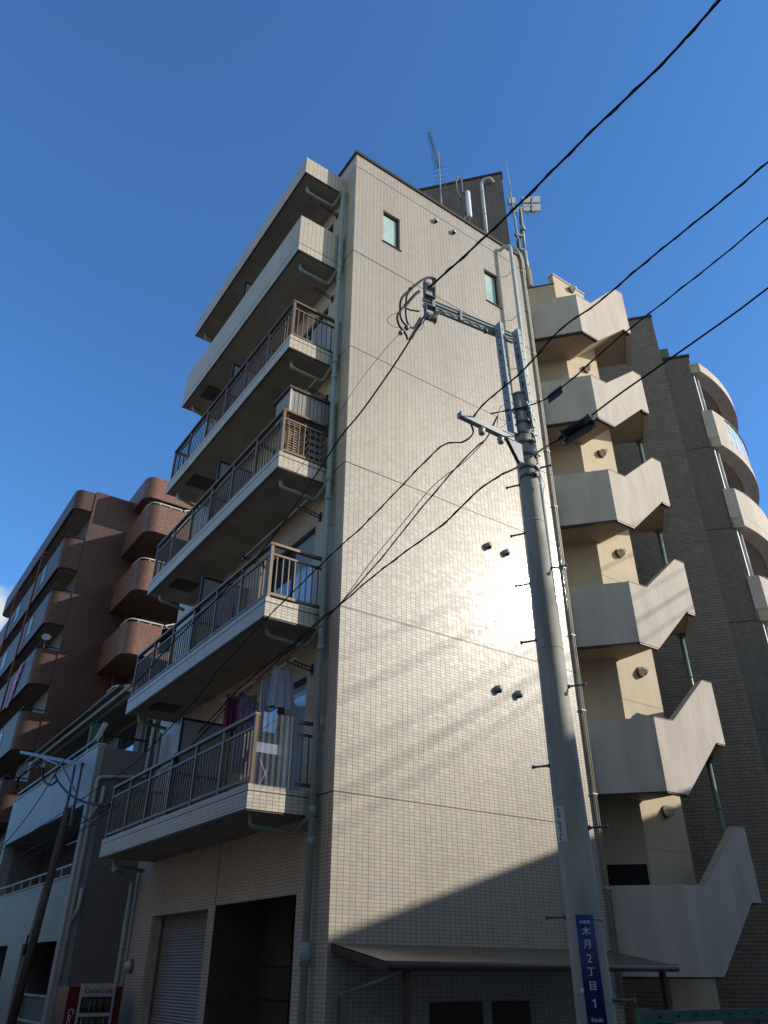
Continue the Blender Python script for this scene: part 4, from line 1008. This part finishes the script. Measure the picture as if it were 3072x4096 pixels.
cable('overhead_cable', 'black cable hanging below the short crossarm and crossing the lit wall', [(1015, 910), (1022, 935), (1000, 955), (965, 958), (930, 985), (850, 1068), (780, 1140), (735, 1180), (650, 1262), (560, 1352), (470, 1450), (430, 1502), (300, 1640), (214, 1700), (120, 1765), (0, 1838), (-90, 1890)], (-.9, -4.6), (-1.55, 22), .009, wraps=.5)
cable('overhead_cable', 'middle cable from the short crossarm across the lit wall to the left', [(1075, 898), (1052, 945), (1030, 965), (990, 1005), (900, 1110), (820, 1210), (735, 1304), (690, 1345), (610, 1418), (550, 1475), (480, 1538), (400, 1625), (300, 1705), (180, 1790), (0, 1885), (-90, 1925)], (-.6, -4.62), (-1.45, 22), .008, wraps=.6)
cable('overhead_cable', 'thinnest cable in the bundle over the lit wall', [(1045, 955), (1000, 1000), (935, 1050), (870, 1130), (800, 1215), (735, 1304), (660, 1385), (560, 1472), (470, 1556), (380, 1640), (290, 1722), (170, 1800), (0, 1895)], (-.55, -4.5), (-1.35, 22), .005)
cable('overhead_cable', 'lowest cable of the bundle, from the pole band over the lit wall', [(1085, 1024), (1030, 1062), (960, 1130), (870, 1196), (800, 1250), (735, 1306), (695, 1335), (640, 1385), (520, 1485), (430, 1580), (330, 1670), (200, 1765), (0, 1868)], (-.35, -4.55), (-1.4, 22), .010, wraps=.5)
c_ = cable('support_wire', 'thin wire from the insulator cluster to the balconies beside the cable pair', [(868, 718), (840, 745), (780, 820), (740, 880), (690, 950), (600, 1080), (545, 1170)], (-1.55, -4.25), (-1.35, .5), .0035, M_cablel)
# loops of cable at the arm tip
z5p = lambda a, b: (1550+a*.18083, 1050+b*.18083)
lp_ = MB()
for pts_, r_ in (([(1060, 420), (1045, 365), (980, 335), (880, 335), (760, 390), (640, 480), (530, 560), (460, 640), (360, 730), (300, 830), (280, 930), (285, 1050)], .010),
                 ([(1010, 430), (1000, 380), (960, 350), (880, 345), (740, 410), (600, 520), (480, 640)], .009),
                 ([(480, 560), (500, 620), (430, 720), (410, 850), (400, 950), (330, 1010), (250, 1110), (215, 1200), (235, 1330), (290, 1440), (370, 1530), (420, 1620), (440, 1700)], .009),
                 ([(700, 640), (620, 700), (520, 810), (450, 900), (380, 960)], .013),
                 ([(285, 1050), (280, 1160), (310, 1260), (360, 1340), (420, 1400)], .008),
                 ([(400, 960), (405, 1150), (430, 1300), (480, 1390), (540, 1450), (590, 1430), (660, 1330), (720, 1220)], .008),
                 ([(300, 1080), (200, 1120), (60, 1180), (0, 1280), (50, 1360), (160, 1430), (340, 1430)], .003),
                 ([(430, 1020), (500, 1050), (580, 1060), (700, 1080)], .008),
                 ([(800, 1310), (780, 1440), (720, 1490), (640, 1470)], .003),
                 ([(760, 1230), (690, 1330), (610, 1470), (540, 1600), (480, 1700)], .007),
                 ([(830, 1270), (720, 1400), (620, 1540), (540, 1680)], .006),
                 ([(1180, 1080), (1080, 1150), (960, 1190), (880, 1250)], .012)):
    q_ = [P(*z5p(*p), 1, -4.30) for p in pts_]; lp_.tube(smoothpath(q_, 5), r_*(1.45 if r_ > .004 else 1), 7)
tag(lp_.build('jumper_cables', M_cable), 'tangle of looped jumper cables at the tip of the long crossarm', 'cable')
g1 = P(*z5p(430, 1440), 1, -4.28); g2 = P(*z5p(300, 1550), 1, -4.28); dr0 = (g2-g1).normalized()
w_ = thing('guy_insulator', 'pair of grey barrel clamps on the thin wire below the crossarm tip', 'insulator', tuple(g1))
MB().lathe(g1-dr0*.03, dr0, [(0, .03), (.05, .032), (.06, .02)], 12).build('clamp', M_galv, w_); MB().lathe(g2-dr0*.03, dr0, [(0, .026), (.05, .03), (.06, .02)], 12).build('clamp', M_galv, w_)
MB().tube([g1, g2], .006, 6).build('link', M_galvd, w_)
# splice box
sa = PV(*OV(1285, 902), (.43, -4.99), (1.11, -7.0)); sb = PV(*OV(1207, 948), (.43, -4.99), (.13, -4.64)); ax = (sb-sa).normalized(); L_ = (sb-sa).length
cl = thing('cable_splice_box', 'black cylindrical splice box hanging on the cable just right of the pole', 'splice box', tuple((sa+sb)/2))
MB().lathe(sa, ax, [(0, .016), (.05, .035), (.06, .066), (.07, .072), (L_-.07, .072), (L_-.06, .066), (L_-.05, .035), (L_, .016)], 18).build('housing', M_cable, cl)
b_ = MB(); dn_ = Vector((0, 0, -1)); b_.bar(sa+ax*.06+dn_*.10, sb-ax*.06+dn_*.10, .06, .05); b_.bar(sa+ax*.05+dn_*.015, sa+ax*.075+dn_*.015, .12, .15); b_.bar(sb-ax*.075+dn_*.015, sb-ax*.05+dn_*.015, .12, .15); b_.build('clamp_bar', M_raild, cl)
MB().lathe(sa+ax*.045+Vector((-.03, -.02, -.05)), -ax, [(0, .025), (.01, .03), (.015, .01)], 10).build('end_plug', M_porc, cl)
tg = PV(*OV(1203, 845), (-.3, -4.6), (.196, -7.58))
tgb = MB(); tgb.slab3([PV(*OV(*p), (-.3, -4.6), (.196, -7.58)) for p in ((1188, 850), (1212, 832), (1216, 848), (1192, 866))], (0, .1, -.02), .05); tag(tgb.build('cable_tag', M_raild), 'small dark tag clipped on the thin twisted cable', 'tag')
# high cables across the crossing (out of frame); their soft shadows fall on the wall
for i, (x_, z_) in enumerate(((17.0, 13.72), (17.0, 14.15), (17.4, 14.9), (17.2, 15.7), (17.1, 16.3))):
    tag(MB().tube([(x_, -5-.0, z_), (x_, -34, z_+.2)], .014+.005*(i % 2), 8).build('high_cable', M_cable), 'high power cable above the crossing, outside the picture, %s of five' % ('lowest', 'second from below', 'middle', 'second from above', 'topmost')[i], 'cable', 'high cables over the crossing')

# ============================================================ SMALL SERVICE POLE (left)
sp0 = P(*zw_(160, 1900), 0, -1.2) if 0 else None
ZW = lambda a, b: (a*.58608, 2800+b*.58608)
sv = thing('service_pole', 'thin brown service pole leaning in front of the low grey building', 'utility pole', (-1.2, 10.4, GZ))
tp = P(*ZW(470, 735), 0, -1.2); bt_ = P(*ZW(160, 1900), 0, -1.2); d_ = (bt_-tp); base = tp+d_*((tp.z-GZ)/(tp.z-bt_.z))
MB().tube([base, tp], [.10, .075], 14).build('shaft', mat('brown_pole', (.10, .085, .075), .8, noise=.15, nscale=5), sv)
def zwp(a, b): return P(*ZW(a, b), 0, -1.2)
b_ = MB(); b_.bar(zwp(430, 860), zwp(515, 430), .05, .05); b_.bar(zwp(480, 860), zwp(562, 435), .05, .05); b_.build('upright_channel', M_galvd, sv)
b_ = MB(); b_.bar(zwp(145, 355), zwp(565, 440), .08, .08); b_.bar(zwp(265, 385), zwp(400, 440), .04, .04); b_.bar(zwp(420, 445), zwp(520, 640), .03, .03); b_.build('crossarm', M_galvd, sv)
c_ = MB(); c_.tube(smoothpath([zwp(270, 395), zwp(290, 470), zwp(300, 550), zwp(345, 580), zwp(390, 550)], 5), .03, 7); c_.tube(smoothpath([zwp(375, 510), zwp(400, 560), zwp(470, 640), zwp(560, 690), zwp(650, 712), zwp(750, 716)], 5), .025, 7)
c_.tube(smoothpath([zwp(560, 790), zwp(620, 840), zwp(690, 855), zwp(730, 857)], 4), .012, 6); c_.tube(smoothpath([zwp(280, 400), zwp(250, 440), zwp(190, 480), zwp(140, 490)], 4), .03, 7); c_.tube(smoothpath([zwp(180, 490), zwp(130, 530), zwp(115, 600)], 4), .035, 7)
tag(c_.build('jumper_cables', M_cable), 'black looped cables hanging from the small service pole\'s arm', 'cable')
for a, b in ((305, 430), (370, 500)): MB().lathe(zwp(a, b), (0, 0, -1), [(0, .03), (.04, .06), (.07, .03), (.1, .06), (.13, .03)], 10).build('insulator', M_porc, sv)
gw = MB(); gw.tube([zwp(470, 640), zwp(195, 1630)], .008, 5); gw.lathe(zwp(195, 1600), (0, 0, -1), [(0, .02), (.25, .03), (.4, .05)], 8); gw.build('guy_wire', M_raild, sv)

# ============================================================ VENDING MACHINE
vm = thing('vending_machine', 'red and white drinks vending machine at the far foot of the beige building', 'vending machine', (-.5, 7.6, GZ))
vx, vy0, vy1, vz0, vz1 = -.80, 6.35, 8.35, GZ, 1.36
yA, yB = 5.9+.35, 7.2
yA, yB = 7.05, 8.05; vz1 = 1.38
# body stands with its front towards the street corner (front faces -y)
bx0, bx1, fy = -1.28, -.28, 6.85
VO = P(245+0, 3952, 0, -1.0)
body = MB(); fyv = 6.55; X0v, X1v = -1.27, -.32
body.box(X0v, X1v, fyv+.03, fyv+.72, GZ, 1.35); body.build('cabinet', M_vred, vm)
fr_ = MB(); fr_.box(X0v+.20, X1v-.14, fyv-.03, fyv+.03, GZ+.2, 1.40); fro = fr_.build('front_panel', M_vwhite, vm, .01)
x0w, x1w = X0v+.23, X1v-.19
MB().box(x0w, x1w, fyv-.035, fyv-.031, .42, 1.20).build('display_window', mat('display_back', (.03, .035, .04), .2), vm)
MB().box(x0w, x1w, fyv-.05, fyv-.036, .905, .965).build('shelf', M_vwhite, vm)
for zr_ in (.985, .72, .46):
    for i in range(10):
        x = x0w+.03+(x1w-x0w-.06)*(i+.5)/10; MB().lathe((x, fyv-.062, zr_), (0, 0, 1), [(0, .02), (.13, .021), (.16, .012), (.18, .01)], 10).build('drink_bottle', M_bot[(i*3+int(zr_*10)) % 8], vm)
bt2 = MB(); [bt2.box(x0w+.03+(x1w-x0w-.06)*(i+.5)/10-.013, x0w+.03+(x1w-x0w-.06)*(i+.5)/10+.013, fyv-.056, fyv-.051, .925, .945) for i in range(10)]; bt2.build('button_row', M_letter, vm)
text('Coca-Cola', .115, 'lettering', M_vred2, vm, ((X0v+X1v)/2+.03, fyv-.035, 1.29), (1, 0, 0), (0, 0, 1), .002, .001)
text('Coca-Cola', .13, 'lettering', M_letter, vm, (X0v+.10, fyv+.025, .75), (0, 0, -1), (1, 0, 0), .002, .001)

# ============================================================ ROOF EQUIPMENT
def z1p(a, b): return (1100+a*.66305, 450+b*.66305)
an = thing('roof_antenna', 'tall many-element television antenna on the roof behind the end wall', 'antenna', (3.31, .8, ZR-.35))
mb = MB(); base_ = P(*z1p(1005, 575), 1, .8); top_ = P(*z1p(985, 240), 1, .8); mb.tube([base_-Vector((0, 0, 3.5)), base_, top_], .022, 8); mb.build('mast', M_galv, an)
ta = P(*z1p(930, 118), 1, .8); tb = P(*z1p(985, 330), 1, .8)
bo = MB(); bo.tube([tb, ta], .016, 7)
perp = Vector((.7, -.7, .05)).normalized()
for i in range(26):
    c_ = tb.lerp(ta, i/25); L_ = .14-.002*i; bo.tube([c_-perp*L_, c_+perp*L_], .006, 5)
for i in range(7):
    c_ = base_.lerp(top_, .22+.08*i); L_ = .16+.01*i; bo.tube([c_-perp*L_, c_+perp*L_], .006, 5)
bo.build('element_boom', M_galvd, an)
pn = thing('panel_antenna', 'white upright panel antenna clamped to a mast beside the roof antenna', 'antenna', (4.06, .45, ZR))
pc0 = P(*z1p(1185, 660), 1, .42); pm0 = P(*z1p(1140, 640), 1, .5); pm1 = P(*z1p(1122, 418), 1, .5)
mb = MB(); mb.tube([pm0-Vector((0, 0, 1.1)), pm0, pm1], .045, 10); mb.build('mast', M_galvd, pn)
pt0 = P(*z1p(1182, 632), 1, .42); pt1 = P(*z1p(1152, 478), 1, .42)
pt1.x = pt0.x = (pt0.x+pt1.x)/2
pb_ = MB(); pb_.tube([pt0-Vector((0, 0, .06)), pt0, pt1, pt1+Vector((0, 0, .05))], [.05, .075, .075, .045], 16); pb_.build('radome', M_antw, pn)
cb = MB(); cb.tube(smoothpath([pm1+Vector((0, 0, -.1)), pm1+Vector((.02, 0, .1)), pm1+Vector((-.1, 0, .14)), pm1+Vector((-.18, 0, -.1)), pm1+Vector((-.2, 0, -.45)), pm1+Vector((-.08, 0, -.8))], 5), .018, 7)
cb.tube(smoothpath([pm1+Vector((0.03, 0, -.1)), pm1+Vector((.03, 0, .13)), pm1+Vector((-.08, 0, .18)), pm1+Vector((-.16, 0, 0)), pm1+Vector((-.17, 0, -.45)), pm1+Vector((-.05, 0, -.8))], 5), .016, 7)
cb.tube([pt0-Vector((0, 0, .05)), pt0-Vector((.03, 0, .25)), pt0-Vector((-.02, 0, .4))], .02, 6); cb.build('feed_cable', mat('feed_cable_brown', (.16, .15, .08), .6), pn)
cb = MB(); cb.bar(pm0.lerp(pm1, .2), pt0.lerp(pt1, .05), .04, .05); cb.bar(pm0.lerp(pm1, .75), pt0.lerp(pt1, .9), .04, .05); cb.build('clamp', M_galvd, pn)
# communications mast at the right edge of the roof
yM = .75
cm = thing('equipment_mast', 'clustered grey equipment mast with four box aerials rising at the roof\'s right corner', 'mast', (6.3, yM, 12))
def mp_(a, b, y=yM): return P(*z1p(a, b), 1, y)
mb = MB(); q1_ = mp_(1480, 580); q2_ = mp_(1520, 960); mb.tube([q2_, mp_(1505, 840)], .075, 12); mb.tube([mp_(1508, 850), q1_], .045, 12); mb.tube([mp_(1490, 690), mp_(1494, 715)], .09, 12); mb.build('mast', M_galv, cm)
mb = MB(); a_ = q2_; mb.tube([a_+Vector((0, 0, .05)), Vector((a_.x, a_.y, 14.5))], .12, 12); mb.build('concrete_column', M_stain, cm)
mb = MB(); mb.tube([mp_(1470, 800), mp_(1437, 590)], .032, 8); mb.tube([mp_(1437, 590), mp_(1420, 480)], .025, 8); mb.tube([mp_(1420, 480), mp_(1390, 270)], [.022, .008], 8); mb.build('lightning_rod', M_galv, cm)
for (a0, b0, a1, b1) in ((1412, 512, 1450, 546), (1428, 562, 1468, 596), (1492, 507, 1545, 541), (1553, 505, 1600, 540), (1497, 552, 1545, 590), (1553, 552, 1602, 590)):
    p0, p1, p2, p3 = (mp_(a0, b0), mp_(a1, b0), mp_(a1, b1), mp_(a0, b1)); zz0 = min(p2.z, p3.z); zz1 = max(p0.z, p1.z)
    m_ = MB(); m_.slab3([p0, p1, p2, p3], (.3, 1, .1), .12); m_.build('box_aerial', M_tray, cm, .008)
mb = MB(); mb.bar(mp_(1440, 590), mp_(1545, 560), .05, .05); mb.bar(mp_(1548, 520), mp_(1548, 600), .06, .06); mb.bar(mp_(1470, 745), mp_(1500, 740), .05, .05); mb.bar(mp_(1450, 740), mp_(1500, 745), .07, .07); mb.bar(mp_(1465, 828), mp_(1505, 826), .06, .06)
mb.bar(mp_(1468, 770), mp_(1472, 830), .12, .06); mb.build('mast_bracket', M_galvd, cm)
mb = MB()
mb.tube(smoothpath([mp_(1480, 600), mp_(1478, 660), mp_(1490, 700), mp_(1480, 760), mp_(1490, 880), mp_(1505, 960), mp_(1500, 1010)], 4), .025, 6)
mb.tube(smoothpath([mp_(1500, 592), mp_(1530, 618), mp_(1560, 615), mp_(1575, 595)], 4), .008, 5); mb.tube(smoothpath([mp_(1440, 600), mp_(1460, 625), mp_(1480, 640)], 4), .008, 5)
mb.tube(smoothpath([mp_(1470, 780), mp_(1490, 900), mp_(1512, 1000), mp_(1518, 1080)], 4), .04, 6)
mb.build('feed_cable', M_cable, cm)

# ============================================================ THINGS ON THE BALCONIES
# clear corrugated sheet tied to the near end of the lowest railing
z0 = ZS+TS
cs = MB(); nx = 36
for i in range(nx):
    xa = -1.02+.72*i/nx; xb_ = -1.02+.72*(i+1)/nx
    ya_ = .43+.012*math.sin(i*math.pi/2.3); yb2 = .43+.012*math.sin((i+1)*math.pi/2.3)
    cs.face([(xa, ya_, z0-.02), (xb_, yb2, z0-.02), (xb_, yb2, z0+1.0), (xa, ya_, z0+1.0)], True)
tag(cs.build('plastic_sheet', M_clear), 'clear corrugated plastic sheet tied to the lowest balcony\'s near railing', 'plastic sheet')
ib = MB(); pts_ = [(-.98, z0+.60), (-.50, z0+.60), (-.42, z0+.585), (-.36, z0+.55), (-.36, z0+.51), (-.42, z0+.475), (-.5, z0+.46), (-.98, z0+.46)]
ib.slab3([(x+.02, .56, z) for x, z in pts_], (0, 1, 0), .03); ibo = thing('ironing_board', 'pale ironing board standing behind the clear sheet on the lowest balcony', 'ironing board', (-.7, .62, z0))
ib.build('board', M_cloth, ibo); MB().tube([(-.9, .66, z0-.1), (-.6, .66, z0+.5)], .012, 6).build('leg', M_galv, ibo); MB().tube([(-.6, .66, z0-.1), (-.9, .66, z0+.5)], .012, 6).build('leg', M_galv, ibo)
po_ = MB(); po_.tube([(-.42, .6, ZS+2.30), (-.42, 3.4, ZS+2.30)], .014, 8); tag(po_.build('laundry_pole', M_pipew), 'thin laundry pole above the lowest balcony', 'laundry pole')
po_ = MB(); po_.tube([(-.44, .55, ZS+H+2.37), (-.44, 3.1, ZS+H+2.31)], .012, 8); tag(po_.build('laundry_pole', M_pipew), 'thin laundry pole above the second railed balcony', 'laundry pole')
po_ = MB(); po_.tube([(-.44, .5, ZS+2*H+2.30), (-.44, 3.1, ZS+2*H+2.31)], .010, 8); tag(po_.build('laundry_pole', M_pipew), 'thin laundry pole above the grey cabinet on the third balcony', 'laundry pole')
def garment(name, label, y, zt_, w0, w1, h, m, x=-.42, th=.05, stripes=None):
    t = thing(name, label, 'laundry', (x, y, zt_))
    g_ = MB(); nn = 12; rr = []
    for j in range(9):
        f = j/8; w_ = w0+(w1-w0)*f; row = []
        for i in range(nn+1): s_ = i/nn-.5; row.append(Vector((x+s_*w_, y+.025*math.sin(i*1.9+y*5)*f, zt_-.06-h*f-.03*math.cos(s_*6)*(1-f))))
        rr.append(row)
    for j in range(8):
        for i in range(nn): g_.face([rr[j][i], rr[j][i+1], rr[j+1][i+1], rr[j+1][i]], True)
    g_.build('fabric', m, t)
    hg = MB(); hg.tube([(x, y, zt_+.03), (x, y, zt_-.03), (x-w0*.45, y, zt_-.09)], .006, 5); hg.tube([(x, y, zt_-.03), (x+w0*.45, y, zt_-.09)], .006, 5); hg.build('hanger', M_porc, t)
    return t
zl = ZS+2.30
garment('skirt', 'white skirt on a hanger above the clear sheet on the lowest balcony', .98, zl, .34, .52, .62, M_cloth)
garment('towel', 'narrow white towel hanging behind the corner post of the lowest balcony', 1.55, zl, .18, .18, .55, M_cloth)
garment('quilt', 'long pale striped quilt hanging behind the lowest balcony\'s bars', 2.2, zl-.1, .34, .34, 1.3, mat('striped_quilt', (.26, .24, .38), .9, noise=.25, nscale=9))
garment('shirt', 'dark magenta shirt hanging on the lowest balcony', 2.75, zl, .28, .34, .6, mat('magenta_cloth', (.22, .05, .13), .9))
# third balcony: weathered cabinet and blinds
zc = ZS+2*H
cab = thing('balcony_cabinet', 'grey weathered board cabinet with a lid at the end of the third balcony', 'cabinet', (-.5, .7, zc+.2))
MB().box(-.93, -.10, .52, 1.1, zc+1.35, zc+1.86).build('cabinet_body', M_wood, cab)
pk_ = MB(); [pk_.box(-.93+.083*i, -.925+.083*i, .515, .519, zc+1.36, zc+1.84) for i in range(1, 10)]; pk_.build('board_joints', M_hole, cab)
MB().box(-.98, -.06, .48, 1.16, zc+1.862, zc+1.92).build('lid', M_trim, cab)
MB().box(-.945, -.915, .505, .517, zc+1.33, zc+1.86).build('corner_trim', M_eave, cab)
bl = MB()
for i in range(15):
    z_ = zc+.42+.055*i; bl.slab3([(-.92, .58, z_), (-.52, .58, z_), (-.52, .60, z_+.04), (-.92, .60, z_+.04)], (0, 1, 0), .004)
bl.bar((-.90, .6, zc+.4), (-.90, .6, zc+1.3), .02, .02); bl.bar((-.54, .6, zc+.4), (-.54, .6, zc+1.3), .02, .02)
tag(bl.build('slatted_blind', M_blind), 'brown slatted blind behind the bars under the grey cabinet', 'blind')
bl = MB()
for i in range(6): bl.box(-.50, -.12, .62, .95, zc+.3+.15*i, zc+.38+.15*i)
bl.box(-.5, -.47, .62, .66, zc+.2, zc+1.3); bl.box(-.14, -.11, .62, .66, zc+.2, zc+1.3)
tag(bl.build('storage_shelf', M_wood), 'dark storage shelf beside the brown slatted blind on the third balcony', 'shelf')
# second balcony: dark tool rack leaning inside
tl = MB(); tl.bar((-.95, 1.75, ZS+H+.3), (-.95, 1.75, ZS+H+1.0), .05, .05); tl.bar((-.9, 2.1, ZS+H+.3), (-.92, 2.1, ZS+H+.85), .05, .04); tag(tl.build('board', M_raild), 'dark boards leaning inside the second railed balcony', 'boards')

# ============================================================ STREET FENCE RAIL AND BINS (bottom right)
fn = thing('guard_fence', 'teal steel guard rail crossing the bottom right corner of the picture', 'fence', (3.5, -2.6, GZ))
ra = P(2555, 4070, 1, -3.0); rb_ = Vector((9.5, -3.0, ra.z-.03))
MB().bar(ra, rb_, .075, .11).build('rail', M_teal, fn, .008)
MB().bar(ra-Vector((.0, .01, 0)), ra+Vector((.16, -.01, 0)), .11, .15).build('rail_end', M_teal, fn, .01)
MB().bar(ra-Vector((0, 0, .35)), rb_-Vector((0, 0, .35)), .06, .08).build('rail', M_teal, fn)
for x in (ra.x+.08, ra.x+2.2, ra.x+4.2): MB().bar((x, -2.95, GZ), (x, -2.95, ra.z+.04), .07, .07).build('post', M_teal, fn)
for i in range(9): MB().lathe((ra.x+.3+.32*i, -3.038, ra.z), (0, -1, 0), [(0, .014), (.01, .012)], 8).build('bolt_head', M_hole, fn)
bn = thing('waste_bin', 'pale storage bin under the canopy beside the pole', 'bin', (3.6, -.6, GZ))
MB().box(3.3, 3.9, -.9, -.4, GZ, .62).build('bin_body', M_vwhite, bn, .02); MB().box(3.27, 3.93, -.93, -.37, .62, .68).build('bin_lid', M_galvd, bn, .01)
